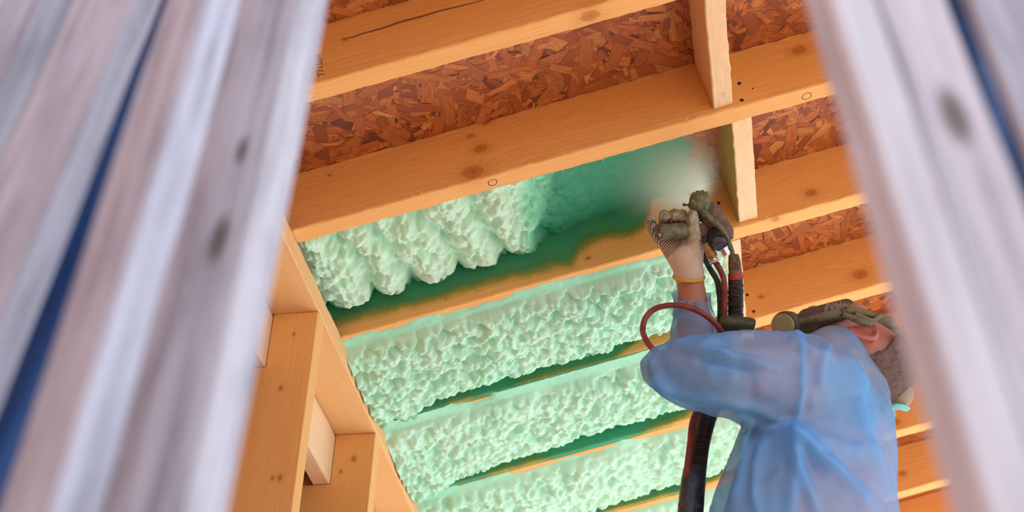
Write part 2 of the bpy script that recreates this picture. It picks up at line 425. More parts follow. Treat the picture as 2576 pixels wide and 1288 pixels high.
# nails in the rafters
NAIL_M = NT('nail_steel').set(Base_Color=(.06, .05, .05), Roughness=.5, Metallic=.6).m
STEEL_M = NT('bright_steel').set(Base_Color=(.62, .62, .64), Roughness=.28, Metallic=1.).m
def nail(parent, r, s, n, nrm, rad=.0042):
    c = RP(r, s, n); nrm = np.asarray(nrm, float)
    v, f = tube([c - nrm * .004, c + nrm * .0009], [rad, rad], 2, 12)
    mesh_obj('nail', v, f, NAIL_M, parent, smooth=False)
def hit_s(x, y, s):
    q = np.array([(x - 1288) / FPX, (y - CYPX) / FPX, 1.]); P = np.array([q @ AH, q @ AS, q @ AN]); P = P * s / P[1]
    return P @ VR, s, P @ VN
for (x, y, k) in ((1860, 210, 2), (1866, 252, 2), (1808, 511, 3), (1822, 558, 3), (1880, 742, 4), (1896, 784, 4), (1894, 223, 2)):
    r, s, n = hit_s(x, y, SK[k]); nail(rafters[k], r, s, n, -VY, .0042 if x != 1894 else .002)
blocks = [(1, .498, .5405, .011, 'sawn wooden block between the two uppermost rafters, with a bent staple near its end'),
          (2, .535, .580, .011, 'sawn wooden block just right of the spray, its left side dusted greenish'),
          (3, .486, .5326, 0., 'sawn wooden block behind the taped hose, between foam and bare panel'),
          (4, .505, .550, 0., 'sawn wooden block half hidden behind the worker\'s respirator')]
bm_ = wood('blocking_wood', (.84, .60, .36), (.68, .42, .20), ring=60., fine=.3)
bm2 = wood('blocking_wood_dusted', (.84, .60, .36), (.68, .42, .20), ring=60., fine=.3, spray=True)
blk = []
for (i, r0, r1, dn, lb) in blocks:
    s0 = SK[i] + RT; L = SK[i + 1] - s0
    o = board('blocking', RP(r0, s0 + .0015, CC + dn), (VY, VR, VN), L - .003, r1 - r0, RD - dn - .0005, bm_ if i != 2 else bm2, nx=60, nz=10, seed=20 + i, sprayf=(lambda X, Y, Z: .40 * (Y < .0015) * (Z > .002)) if i == 2 else None)
    tag(o, lb, 'block', 'blocking between rafters'); blk.append(o)
v, f = tube([RP(.523, 2.478, CC + .0105), RP(.5225, 2.4775, CC + .003), RP(.521, 2.485, CC + .001), RP(.5205, 2.49, CC + .004)], [.0011], 14, 8)
mesh_obj('staple', v, f, STEEL_M, blk[0])

# pitch streak and a faint lumber stamp on the uppermost rafter
INK_M = NT('ink').set(Base_Color=(.045, .025, .018), Roughness=.8).m
PITCH_M = NT('pitch').set(Base_Color=(.17, .06, .022), Roughness=.55).m
sp = [hit_s(x, y, SK[1] - .0004) for x, y in ((858, 99), (890, 93), (915, 84), (960, 72), (1010, 55), (1060, 42), (1110, 27), (1180, 10), (1260, -12))]
v, f = tube([RP(*p) for p in sp], [.0003, .0016, .0015, .0018, .0022, .0020, .0018, .0012, .0004], 60, 8)
mesh_obj('pitch_streak', v, f, PITCH_M, rafters[1])
fc = bpy.data.curves.new('stamp', 'FONT'); fc.body = '7715aw'; fc.size = .02; fc.extrude = .0002
to = bpy.data.objects.new('stamp', fc); C.objects.link(to); bpy.context.view_layer.update()
tm = bpy.data.meshes.new_from_object(to); bpy.data.objects.remove(to)
so = bpy.data.objects.new('lumber_stamp', tm); C.objects.link(so); tm.materials.append(INK_M); so.parent = rafters[1]
p = np.array(RP(*hit_s(817, 190, SK[1]))); xa = VN; ya = -VR; mw = Matrix.Identity(4)
for k in range(3): mw[k][0], mw[k][1], mw[k][2], mw[k][3] = xa[k], ya[k], -VY[k], p[k]
so.matrix_basis = WM(rafters[1]).inverted() @ mw

# splinters left by the saw along the rafter arrises
SPL_M = NT('splinter').set(Base_Color=(.86, .62, .36), Roughness=.7).m
for i, lo, hi, cnt in ((1, -.40, .40, 34), (2, -.43, .85, 60), (3, .5, .9, 10)):
    parts = []
    for k in range(cnt):
        r = rng.uniform(lo, hi); s = SK[i] + (rng.choice([.001, RT - .001])); L = rng.uniform(.004, .016)
        p0 = RP(r, s, CC + .0005); d = np.array([rng.normal(0, 1), rng.normal(0, .8), -abs(rng.normal(0, .6))]); d /= np.linalg.norm(d)
        p1 = p0 + d * L * .5; p2 = p1 + (d + rng.normal(0, .6, 3)) * L * .4
        parts.append(tube([p0, p1, p2], [.0004, .0003, .00015], 5, 4))
    v, f = merge(parts); o = mesh_obj('splinters', v, f, SPL_M, rafters[i]); o['kind'] = 'stuff'

# ------------------------------------------------------------------ left wall: plate, studs, ledger, sheathing
XP, ZPT, ZPB = -.97, CZ + 1.9665, CZ + 1.919
EX, EY, EZ = np.eye(3)
WB = wood('wall_timber', (.82, .53, .28), (.64, .36, .15), ring=50., rough=.8)
WB2 = wood('plate_timber', (.78, .47, .21), (.64, .35, .13), ring=30., rough=.85, fine=.4)
o = board('top_plate', (XP - .20, 1.6, ZPB), (EY, EX, EZ), 3.9, .20, ZPT - ZPB, WB2, nx=200, ny=10, rough=.0008, seed=31)
o.matrix_basis = o.matrix_basis
tag(o, 'rough-sawn horizontal wall plate carrying the rafter ends along the foam', 'wall plate')
HSTUD = ZPB
studs = [(2.205, 'wall stud hidden behind the nearest grey plank'), (2.755, 'tall wall stud in front, notched for the ledger'),
         (3.307, 'second wall stud, beside the bottom left of the foam'), (3.86, 'third wall stud, low under the wall plate')]
for k, (s, lb) in enumerate(studs):
    if k in (0,): continue
    m = wood('stud_wood_%d' % k, SPR_P, SPR_D, ring=55., rough=.7, fine=.6,
             knots=[(HSTUD - .06, 0, .05, .004), (HSTUD - .2, 0, .062, .005), (HSTUD - .42, 0, .035, .006), (HSTUD - .42, 0, .052, .004)] if k == 1 else [(HSTUD - .075, 0, .05, .007), (HSTUD - .11, 0, .08, .005)])
    H_ = HSTUD - .003; pol = [(0, 0), (H_, 0), (H_, .104), (H_ - .140, .104), (H_ - .140, .192), (0, .192)]
    b0 = np.array([XP - .001, s, .002]); v = [b0 + z * EZ - q * EX + y * EY for y in (0, .05) for z, q in pol]
    f = [[0, 1, 2, 3], [0, 3, 4, 5], [6, 9, 8, 7], [6, 11, 10, 9]] + [[k_, 6 + k_, 6 + (k_ + 1) % 6, (k_ + 1) % 6] for k_ in range(6)]
    F = np.eye(4); F[:3, 0] = EZ; F[:3, 1] = EY; F[:3, 2] = -EX; F[:3, 3] = b0
    e = mesh_obj('wall_stud', v, f, m, smooth=False, frame=F); tag(e, lb, 'stud', 'studs of the left wall')
    md = e.modifiers.new('arris', 'BEVEL'); md.width = .002; md.segments = 2; md.limit_method = 'ANGLE'
o = board('ledger_board', (XP - .106, 1.65, HSTUD - .140), (EY, -EX, EZ), 3.6, .045, .136, wood('ledger_wood', (.86, .62, .38), (.70, .44, .22), ring=36., rough=.65), nx=80, seed=61)
tag(o, 'pale ledger board let into the backs of the wall studs', 'board')
wl = slab('wall_left', (XP - .225, -4.5, 0), (EX, EY, EZ), (.018, 10.0, ZPT - .0), OSB_M, kind='structure')  # real behind the studs; its unseen run past the lens is added to block sky
strands('wood_strands', [(2.2, 4.2, 1.2 + CZ, ZPB)], 1500, np.array([XP - .197, 0, 0]), EY, EZ, -EX, 8, wl)

# ------------------------------------------------------------------ sprayed foam
t = NT('foam'); v = t.obj()
fr = t.attr('fresh')
fr = t.math('ADD', fr, t.math('MULTIPLY', t.math('SUBTRACT', t.noise(v, 40., 4), .5), .16))
blot = t.noise(v, 9., 3)
cured = t.mix(blot, (.52, .85, .64), (.63, .89, .72))
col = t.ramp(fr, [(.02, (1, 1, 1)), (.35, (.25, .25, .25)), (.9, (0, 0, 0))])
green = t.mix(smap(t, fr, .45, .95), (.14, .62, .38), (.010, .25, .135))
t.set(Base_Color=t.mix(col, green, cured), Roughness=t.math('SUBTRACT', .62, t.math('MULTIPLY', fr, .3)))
t.b.inputs['Subsurface Weight'].default_value = .0
t.b.inputs['Specular IOR Level'].default_value = .35
t.bump(t.noise(v, 300., 4, .7), .8, .0018)
FOAM_M = t.m

def foam_mesh(name, r0, r1, s0, s1, step, hf, label):
    nr = int((r1 - r0) / step); ns = max(6, int((s1 - s0) / step))
    rr, ss = np.meshgrid(np.linspace(r0, r1, nr), np.linspace(s0, s1, ns), indexing='ij')
    h, fresh, dr, ds = hf(rr, ss)
    for _ in range(2):                        # surface tension
        g = np.pad(h, 1, mode='edge'); h = .4 * h + .15 * (g[2:, 1:-1] + g[:-2, 1:-1] + g[1:-1, 2:] + g[1:-1, :-2])
    # round the rim in towards the deck so that the mass reads as solid from other sides
    P = (rr + dr)[..., None] * VR + (ss + ds)[..., None] * VY + (NOSB - h)[..., None] * VN + ORG
    Pt = rr[..., None] * VR + ss[..., None] * VY + (NOSB + .001 + 0 * h)[..., None] * VN + ORG
    v = P.reshape(-1, 3); f = grid_faces(nr, ns)
    # side skirts up to the deck
    idx = np.arange(nr * ns).reshape(nr, ns)
    rim = np.concatenate([idx[0, :], idx[1:, -1], idx[-1, -2::-1], idx[-2:0:-1, 0]])
    n0 = len(v); v = np.vstack([v, Pt.reshape(-1, 3)[rim]]); m = len(rim)
    f += [[int(rim[k]), n0 + k, n0 + (k + 1) % m, int(rim[(k + 1) % m])] for k in range(m)]
    fa = np.concatenate([fresh.ravel(), fresh.ravel()[rim]])
    o = mesh_obj(name, v, f, FOAM_M, attrs={'fresh': fa})
    return tag(o, label, 'foam', 'sprayed foam between the rafters')

def bubbles(r, s, seed, k=1.):
    wr = r + (fbm(r * 22, s * 22, seed) - .5) * .016; ws = s + (fbm(r * 22 + 9, s * 22, seed + 1) - .5) * .016
    a = dome(wr, ws, .031 * k, seed + 2, .68); b = dome(wr, ws, .0165 * k, seed + 3, .68); c = dome(wr + .3 * ws, ws, .0085 * k, seed + 4, .7)
    return .56 * a + .32 * b + .12 * c              # times about 0.035 m

def h_fresh(r, s):
    u = (s - (SK[2] + RT)) / (SK[3] - SK[2] - RT)
    wr = r + (fbm(r * 9, s * 9, 3) - .5) * .06
    h0 = np.interp(wr, [-.6, -.42, -.3, -.1, .0, .045, .085, .13, .2, .3, .40, .47, .53], [.088, .090, .088, .082, .078, .070, .045, .028, .019, .011, .006, .003, -.003])
    # rolls of foam laid pass by pass across the bay
    ph = wr - .05 * (u - .5) + .060 * (fbm(r * 7, s * 5 + 3, 13) - .5) + .060 * (vn(r * 8., r * 0 + .5, 15) - .5)
    roll = np.abs(np.sin(np.pi * (ph + .03) / .112))**.6
    amp = sst(.20, .02, wr)
    thick = h0 * lerp(1., .66 + .36 * roll, amp)
    thick = thick * lerp(1., 1 - .38 * sst(.86, 1., u), amp)
    bb = bubbles(r, s * .80 + r * .10, 40)
    lump = dome(r + .02 * fbm(s * 30, r * 30, 4), s, .060, 45)
    fine = dome(r + .4 * s, s, .011, 77) * .45 + dome(r, s, .006, 78) * .3
    h = thick + (bb * .038 + lump * .010) * amp * (.55 + .55 * roll) - .024 * amp + fine * .0042 * sst(.46, .15, r) * (1 - .6 * amp)
    h = h + .006 * amp * (dome(r * .8, s, .0075, 91) - .5)
    fresh = sst(.02, .13, wr + (u - .5) * .05) * .85 + .15 * sst(.22, .42, wr)
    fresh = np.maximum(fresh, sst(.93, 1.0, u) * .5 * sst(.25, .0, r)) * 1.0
    k = bb * amp * .010
    return h, fresh, k * (vn(r * 60, s * 60, 6) - .5), -.0 * k
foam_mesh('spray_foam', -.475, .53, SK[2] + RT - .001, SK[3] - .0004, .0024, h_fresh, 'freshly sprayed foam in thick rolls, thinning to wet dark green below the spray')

def bay(k, rmax, vis, coat, seed):
    sA, sB = SK[k], SK[k + 1]
    def hf(r, s):
        tt = (s - sA) / RT; u = (s - sA - RT) / (sB - sA - RT)
        bb = bubbles(r, s, seed); fine = dome(r, s, .005, seed + 8)
        over = (tt < 1.)
        v_ = np.interp(r, *vis)
        bodyh = RD + .004 + .016 * np.sin(np.pi * np.clip(u, 0, 1)) * (.6 + .8 * fbm(r * 6, s * 6, seed + 6)) - (v_ + .004) * np.clip(u, 0, 1)**2. - .022 * sst(.86, 1., u) * (v_ > .01) + (fbm(r * 12, s * 12, seed + 7) - .5) * .022
        bodyh = bodyh + ((bb - .45) * .050 * (.55 + .8 * fbm(r * 7, s * 7, seed + 11)) + (dome(r, s, .085, seed + 14) - .5) * .014) * sst(-.02, .06, u) + fine * .002
        # thin skin over the rafter underside: shows only where coat > 0
        t0 = np.interp(r, *coat)
        ck = (tt - t0) * .012 + (fbm(r * 16, s * 40, seed + 9) - .5) * .010
        coath = RD + np.clip(ck, -.004, .0035) + (fbm(r * 90, s * 90, seed + 30) - .5) * .002 * (ck > 0) + fine * .0022 * (ck > -.001)
        w = sst(.9, 1.06, tt)
        h = lerp(coath, bodyh, w)
        # sink steeply just before the next rafter
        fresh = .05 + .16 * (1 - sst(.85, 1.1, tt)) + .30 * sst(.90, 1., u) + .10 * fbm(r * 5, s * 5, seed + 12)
        return h, fresh, bb * 0, bb * 0
    return hf
RM = [-1, 1]
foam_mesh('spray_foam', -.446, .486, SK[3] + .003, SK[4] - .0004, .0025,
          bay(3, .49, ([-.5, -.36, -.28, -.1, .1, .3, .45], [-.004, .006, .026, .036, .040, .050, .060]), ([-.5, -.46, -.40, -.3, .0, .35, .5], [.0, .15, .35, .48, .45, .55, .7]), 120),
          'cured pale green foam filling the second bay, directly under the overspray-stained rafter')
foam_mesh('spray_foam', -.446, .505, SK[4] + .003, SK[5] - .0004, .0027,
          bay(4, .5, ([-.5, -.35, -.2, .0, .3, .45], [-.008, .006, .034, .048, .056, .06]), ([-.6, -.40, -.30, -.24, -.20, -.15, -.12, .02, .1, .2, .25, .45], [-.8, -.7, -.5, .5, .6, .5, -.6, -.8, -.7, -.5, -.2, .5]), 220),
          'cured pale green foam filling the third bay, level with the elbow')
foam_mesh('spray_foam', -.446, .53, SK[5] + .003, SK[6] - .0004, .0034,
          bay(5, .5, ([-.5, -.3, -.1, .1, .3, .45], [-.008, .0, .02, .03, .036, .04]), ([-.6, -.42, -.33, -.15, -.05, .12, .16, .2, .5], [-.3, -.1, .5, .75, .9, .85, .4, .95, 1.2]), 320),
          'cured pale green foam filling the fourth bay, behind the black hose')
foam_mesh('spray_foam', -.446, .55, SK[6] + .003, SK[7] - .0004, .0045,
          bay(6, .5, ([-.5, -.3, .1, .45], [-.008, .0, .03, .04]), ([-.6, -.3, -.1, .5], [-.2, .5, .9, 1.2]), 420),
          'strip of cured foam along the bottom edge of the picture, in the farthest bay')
# foam that crept over the plate edge, one bead per bay is part of those bays; the bead below follows the plate

# ------------------------------------------------------------------ weathered planks close to the lens
def weathered(name, pale, dark, knots=()):
    t = NT(name); v = t.obj()
    rnd = t.n('ShaderNodeObjectInfo').outputs['Random']
    v2 = t.n('ShaderNodeVectorMath', _operation='ADD', i0=v, i1=t.n('ShaderNodeCombineXYZ', X=t.math('MULTIPLY', rnd, 31.), Y=t.math('MULTIPLY', rnd, 3.)).outputs[0]).outputs[0]
    st = t.noise(t.mapv(v2, (3, 110, 110)), 1., 5, .65)
    bl = t.noise(t.mapv(v2, (5, 30, 30)), 1., 4, .6)
    fac = t.math('ADD', t.math('MULTIPLY', st, .6), t.math('MULTIPLY', bl, .45))
    col = t.ramp(fac, [(.40, dark), (.58, pale)])
    for (kx, ky, kz, kr) in knots:
        d = t.n('ShaderNodeVectorMath', _operation='SUBTRACT', i0=v, i1=(kx, ky, kz)).outputs[0]
        L = t.n('ShaderNodeVectorMath', _operation='LENGTH', i0=t.n('ShaderNodeVectorMath', _operation='MULTIPLY', i0=d, i1=(.33, 1, 1)).outputs[0]).outputs['Value']
        col = t.mix(t.math('MULTIPLY', smap(t, L, kr, kr * .3), .85), col, (.10, .075, .055))
    t.set(Base_Color=col, Roughness=.85); t.bump(st, .5, .0015)
    return t.m
GREY = [weathered('weathered_grey_%d' % k, p, d) for k, (p, d) in enumerate((((.70, .72, .77), (.48, .48, .52)), ((.54, .56, .64), (.27, .27, .32)), ((.50, .52, .59), (.24, .24, .29))))]

def plank(FL, FR, BR, dep, back, mat, label, group, ztop, zbot=.004, seed=1, bev=.0025, turn=0.):
    """FL, FR, BR: pixel columns (at y=0, at y=1288) of the long arrises; dep: distance at those rows; back: extra distance of BR."""
    def line(c, extra):
        a = CP(c[0], 0, dep[0] + extra); b = CP(c[1], 1288, dep[1] + extra * dep[1] / dep[0]); return a, b
    fl, fr, br = line(FL, turn), line(FR, 0), line(BR, back)
    bl = tuple(fl[k] + br[k] - fr[k] for k in (0, 1))
    cor = [fl, fr, br, bl]
    d = (fl[0] - fl[1]) + (fr[0] - fr[1]); d /= np.linalg.norm(d)
    def at(a, b, z): q = (z - b[2]) / (a[2] - b[2]); return b + (a - b) * q
    # parallel section: keep the section of the middle of the frame and run it along the common direction
    mid = [lerp(a, b, .5) for a, b in cor]
    nx = 60; rings = []
    zs = np.linspace(zbot, ztop, nx)
    ex = d; ey = mid[1] - mid[0]; ey = ey - (ey @ ex) * ex; w = np.linalg.norm(ey); ey /= w; ez = np.cross(ex, ey)
    for z in zs:
        q = [m + d * (z - m[2]) / d[2] for m in mid]
        ring = []
        for k in range(4):
            a, b = q[k], q[(k + 1) % 4]; e = (b - a) / np.linalg.norm(b - a); L = np.linalg.norm(b - a)
            for s_ in (bev, L * .25, L * .5, L * .75, L - bev): ring.append(a + e * s_)
        ring = np.array(ring)
        wob = (vn(np.full(20, z * 9. + seed * 7), np.arange(20) * .9, seed) - .5) * .0022
        ring = ring + wob[:, None] * (ring - ring.mean(0)) / np.linalg.norm(ring - ring.mean(0), axis=1)[:, None]
        rings.append(ring)
    v, f = loft(rings)
    F = np.eye(4); F[:3, 0] = ex; F[:3, 1] = ey; F[:3, 2] = ez; F[:3, 3] = mid[0] + d * (zbot - mid[0][2]) / d[2]
    o = mesh_obj('weathered_plank', v, f, mat, smooth=False, frame=F)
    return tag(o, label, 'plank', group)
GL, GR_ = 'blurred grey planks at the left', 'blurred grey planks at the right'
DL = (1.19, .85)
def px_local_knots(*a): return a
plank((540, 180), (757, 470), (830, 583), DL, .035, weathered('weathered_knotty', (.60, .60, .64), (.29, .28, .31), [(1.65, .060, 0, .007), (1.562, .058, 0, .0105)]), 'weathered grey plank with two dark knots, bordering the left of the view inside', GL, 2.72, seed=1, turn=.05)
plank((414, -12), (520, 130), (610, 265), (1.07, .765), .036, GREY[1], 'weathered plank with a broad bright edge, second from the opening on the left', GL, 2.72, seed=2, turn=.035)
plank((180, -414), (345, -196), (395, -74), (1.19, .85), .055, GREY[1], 'weathered plank left of the long dark blue gap', GL, 2.72, seed=3, turn=.02)
plank((-60, -700), (108, -470), (225, -370), (1.24, .885), .05, GREY[2], 'weathered plank cut off by the top left corner', GL, 2.72, seed=4)
DR = (.86, .62)
plank((2212, 2640), (2086, 2500), (2000, 2408), DR, .030, GREY[0], 'pale out-of-focus plank bordering the right of the view inside', GR_, 2.45, seed=5)
plank((2378, 2880), (2208, 2640), (2198, 2628), (.885, .64),   .016, weathered('weathered_blotched', (.66, .64, .69), (.40, .37, .41), [(1.517, .019, 0, .011)]), 'pinkish grey plank with a brown blotch, left of the blue gap at the right', GR_, 2.45, seed=6)
plank((2640, 3200), (2440, 2950), (2408, 2915), (.88, .635), .03, GREY[2], 'grey plank cut off by the upper right corner', GR_, 2.45, seed=7)
# blue tarpaulin showing through the gaps
t = NT('blue_tarpaulin'); t.set(Base_Color=t.mix(t.noise(t.obj(), 60., 3), (.010, .055, .19), (.016, .085, .28)), Roughness=.5); TARP_M = t.m
def tarp(xa, xb, dep, lb):
    top = [CP(xa[0], -700, dep[0] * 1.22), CP(xb[0], -700, dep[0] * 1.22)]; a = [CP(x[0], 0, dep[0]) for x in (xa, xb)]; b = [CP(x[1], 1288, dep[1]) for x in (xa, xb)]
    nu, nv = 40, 8; rows = []
    for i in range(nu):
        u = -0.55 + 2.2 * i / (nu - 1)
        p, q = lerp(a[0], b[0], u), lerp(a[1], b[1], u)
        rows.append([lerp(p, q, k / (nv - 1)) + np.array([0, .004 * math.sin(u * 9 + k), 0]) for k in range(nv)])
    g = np.array(rows); back = g + np.array([0, .002, 0])
    ring = np.concatenate([g, back[:, ::-1]], 1)
    v, f = loft(ring); o = mesh_obj('tarpaulin', v, f, TARP_M)
    return tag(o, lb, 'tarpaulin')
tarp((350, -130), (480, 60), (1.29, .92), 'dark blue tarpaulin showing through the gap between the left planks')
tarp((2350, 2830), (2450, 2960), (.95, .70), 'blue tarpaulin showing through the gap between the right planks')

# ------------------------------------------------------------------ worker
CRT = np.array([AH[0], AS[0], AN[0]]); CDN = np.array([AH[1], AS[1], AN[1]]); CFW = np.array([AH[2], AS[2], AN[2]])
def PIX(v):
    q = np.asarray(v) - ORG; a = np.stack([AH, AS, AN])        # rows: world axes in camera axes
    c = q @ a; return 1288 + FPX * c[:, 0] / c[:, 2], CYPX + FPX * c[:, 1] / c[:, 2], c[:, 2]
def unit(a): a = np.asarray(a, float); return a / np.linalg.norm(a)
def torso_rings(k):
    T = [(2015, 2250, 2.56, .21, .23), (2015, 1640, 2.80, .195, .21), (2015, 1420, 2.915, .19, .20), (2020, 1288, 2.98, .185, .20), (2036, 1180, 3.03, .172, .20), (2052, 1100, 3.075, .157, .20),
         (2066, 1010, 3.12, .134, .195), (2082, 945, 3.15, .094, .17), (2092, 900, 3.165, .066, .12), (2100, 872, 3.17, .045, .07)]
    th = np.linspace(0, 2 * np.pi, 40, endpoint=False); out = []
    for (x, y, d, hx, hy) in T:
        c = CP(x, y, d); out.append(c + k * hx * np.cos(th)[:, None] * np.array([1, 0, .12]) + k * hy * np.sin(th)[:, None] * np.array([.05, 1, 0]))
    out = np.array(out)
    # resample along the height
    m = len(out); q = np.linspace(0, m - 1, 30); i = np.minimum(q.astype(int), m - 2); f_ = (q - i)[:, None, None]
    return out[i] * (1 - f_) + out[i + 1] * f_
def limb(pts, rad, n=26, seg=28):
    v, f = tube([CP(*p) for p in pts], rad, n, seg); r0, r1 = rad[0], rad[-1]
    return [(v, f), ellipsoid(CP(*pts[0]), np.eye(3) * r0), ellipsoid(CP(*pts[-1]), np.eye(3) * r1)]
ARM_L = [(1668, 924, 3.00), (1710, 934, 2.985), (1800, 942, 2.96), (1900, 955, 2.955), (2005, 968, 2.965), (2060, 985, 3.02)]
ARM_LR = [.043, .066, .083, .095, .101, .10]
FOR_L = [(1672, 925, 3.00), (1720, 918, 3.12), (1790, 905, 3.25)]
UP_R = [(2030, 940, 3.26), (1900, 955, 3.28), (1768, 975, 3.27)]
FOR_R = [(1766, 972, 3.27), (1754, 870, 3.285), (1746, 815, 3.295), (1743, 798, 3.30)]
gparts = [loft(torso_rings(1.))] + limb(ARM_L, ARM_LR) + limb(FOR_L, [.045, .052, .045]) + limb(UP_R, [.09, .07, .058]) + limb(FOR_R, [.058, .056, .050, .042])
gv, gf, gn = fuse(gparts, .006, 5)
# folds: ridges running between pairs of image points on the cloth
gx, gy, gd = PIX(gv)
front = (gn @ CFW) < .15
def ridge(p, q, w, amp, bow=0.):
    p = np.array(p, float); q = np.array(q, float); e = q - p; L = np.linalg.norm(e); e /= L; nrm = np.array([-e[1], e[0]])
    t_ = (gx - p[0]) * e[0] + (gy - p[1]) * e[1]; o_ = (gx - p[0]) * nrm[0] + (gy - p[1]) * nrm[1] - bow * np.sin(np.pi * np.clip(t_ / L, 0, 1))
    return amp * np.exp(-(o_ / w)**2) * sst(-.15, .1, t_ / L) * sst(1.15, .75, t_ / L)
disp = np.zeros(len(gv))
for a in (((2000, 1092), (2110, 1200), 16, 0.0170, 10), ((2010, 1100), (2190, 1290), 18, 0.0153, -14), ((1996, 1100), (2060, 1300), 15, 0.0136, 8), ((1990, 1105), (1985, 1300), 18, 0.0119, -10),
          ((2015, 1080), (2200, 1130), 20, 0.0102, 20), ((1990, 1085), (1850, 1040), 14, 0.0119, -12), ((1985, 1070), (1780, 1000), 15, 0.0102, 10), ((1740, 885), (1960, 930), 9, 0.0085, -8), ((1760, 905), (1900, 935), 8, -0.0085, -6),
          ((1690, 870), (1850, 900), 12, 0.0085, -10), ((1990, 850), (2090, 900), 14, 0.0085, 8), ((1650, 960), (1800, 1010), 14, 0.0102, 12), ((2120, 900), (2200, 1080), 14, 0.0102, -14), ((2150, 960), (2230, 1200), 16, 0.0102, 14),
          ((1880, 1090), (1840, 1290), 15, 0.0119, -8), ((1920, 1110), (1900, 1290), 13, 0.0102, 10), ((2080, 870), (2060, 980), 12, 0.0068, 6), ((1860, 850), (1760, 870), 12, 0.0068, 6), ((1640, 900), (1700, 990), 12, 0.0085, 10)):
    disp += ridge(*a)
disp *= front * 1.25
sm = [(2008, 838), (2016, 880), (2020, 930), (2018, 980), (2010, 1030), (2002, 1070), (1996, 1096)]; seam_ = np.zeros(len(gv))
for p, q in zip(sm[:-1], sm[1:]):                             # armhole seam: a raised double layer
    p = np.array(p, float); q = np.array(q, float); e = q - p; L_ = e @ e; tt_ = np.clip(((gx - p[0]) * e[0] + (gy - p[1]) * e[1]) / L_, 0, 1)
    dd_ = np.hypot(gx - p[0] - tt_ * e[0], gy - p[1] - tt_ * e[1]); seam_ = np.maximum(seam_, np.exp(-(dd_ / 9.)**4))
seam_ *= front
fold = np.clip(np.maximum(np.abs(disp) / .022, seam_), 0, 1); disp = disp + .0045 * seam_
wob = (fbm(gv[:, 0] * 14 + gv[:, 2] * 5, gv[:, 1] * 14 - gv[:, 2] * 12, 71, 3) - .5) * .014 + (np.abs(fbm(gv[:, 0] * 26, gv[:, 2] * 26 + gv[:, 1] * 9, 72, 2) - .5)) * -.012
gv2 = gv + gn * (disp + wob)[:, None]

t = NT('gown_fabric'); v = t.obj()
n1 = t.noise(v, 5., 3, .6)
fo = t.attr('fold')
wr_ = t.noise(t.mapv(v, (9, 9, 5), rot=(.4, .5, .3)), 1., 2, .5, .6)
col = t.mix(smap(t, n1, .35, .65), (.18, .46, .78), (.46, .47, .58)); col = t.mix(t.math('MULTIPLY', fo, .8), col, (.09, .42, .86))
dif = t.n('ShaderNodeBsdfDiffuse', Color=col); tr = t.n('ShaderNodeBsdfTranslucent', Color=(.16, .50, .82, 1)); tp = t.n('ShaderNodeBsdfTransparent', Color=(.75, .88, 1., 1))
gl = t.n('ShaderNodeBsdfGlossy', Color=(1, 1, 1, 1), Roughness=.45)
bmp = t.n('ShaderNodeBump', Height=t.math('ADD', t.math('MULTIPLY', t.math('ABSOLUTE', t.math('SUBTRACT', wr_, .5)), 1.), t.math('MULTIPLY', t.noise(v, 420., 3, .7), .02)), Strength=.22, Distance=.02)
for nd in (dif, tr, gl): t.t.links.new(bmp.outputs[0], nd.inputs['Normal'])
m1 = t.n('ShaderNodeMixShader', i0=.36, i1=dif.outputs[0], i2=tr.outputs[0]); m2 = t.n('ShaderNodeMixShader', i0=.05, i1=m1.outputs[0], i2=gl.outputs[0])
m3 = t.n('ShaderNodeMixShader', i0=t.math('MULTIPLY', t.math('ADD', .18, t.math('MULTIPLY', n1, .34)), t.math('SUBTRACT', 1., t.math('MULTIPLY', fo, .7))), i1=m2.outputs[0], i2=tp.outputs[0])
t.t.links.new(m3.outputs[0], t.out.inputs['Surface']); GOWN_M = t.m

# body -------------------------------------------------------------
HC = CP(2160, 893, 3.15)
hc = unit(CRT + .20 * CDN + .05 * CFW); hf_ = unit(-CDN + .12 * CRT + .55 * CFW); hf_ = unit(hf_ - (hf_ @ hc) * hc); hl = np.cross(hc, hf_)
if hl @ CFW > 0: hl = -hl
def HD(f, l, c): return HC + f * hf_ + l * hl + c * hc       # head: face, left, crown
def hand(tip, k):                                            # right hand closed round the gun handle
    h = lambda x, y, dz: CP(x, y, 3.30 + dz)
    ch = [[(1733, 702, .0, .029), (1730, 675, .0, .032), (1722, 650, .004, .033)],
          [(1716, 662, .004, .026), (1690, 628, .012, .021), (1664, 600, .012, .0145)],
          [(1724, 655, .006, .028), (1708, 625, .016, .022), (1694, 592, .022, .0145)],
          [(1740, 655, .002, .026), (1746, 625, .0, .022), (1747, 602, -.006, .0175)],
          [(1712, 640, .012, .022), (1730, 600, .012, .018), (1715, 590, .02, .0145)],
          [(1660, 603, .008, .0130), (1643, 578, -.002, .0118), (1637, 553, -.018, .0098)],
          [(1678, 596, .020, .0130), (1670, 556, .020, .0122), (1671, 540, .004, .0115), (1672, 547, -.014, .0105)],
          [(1694, 592, .024, .0132), (1697, 552, .022, .0125), (1697, 538, .005, .0118), (1698, 546, -.014, .0105)],
          [(1713, 590, .022, .0130), (1716, 552, .018, .0122), (1716, 539, .002, .0115), (1717, 549, -.016, .0105)],
          [(1748, 606, -.006, .0165), (1742, 572, -.028, .0148), (1743, 540, -.034, .0118)]]
    out = []
    for c in ch:
        for a, b in zip(c[:-1], c[1:]): out.append(capsule(h(*a[:3]), h(*b[:3]), a[3] * k, b[3] * k))
    return out
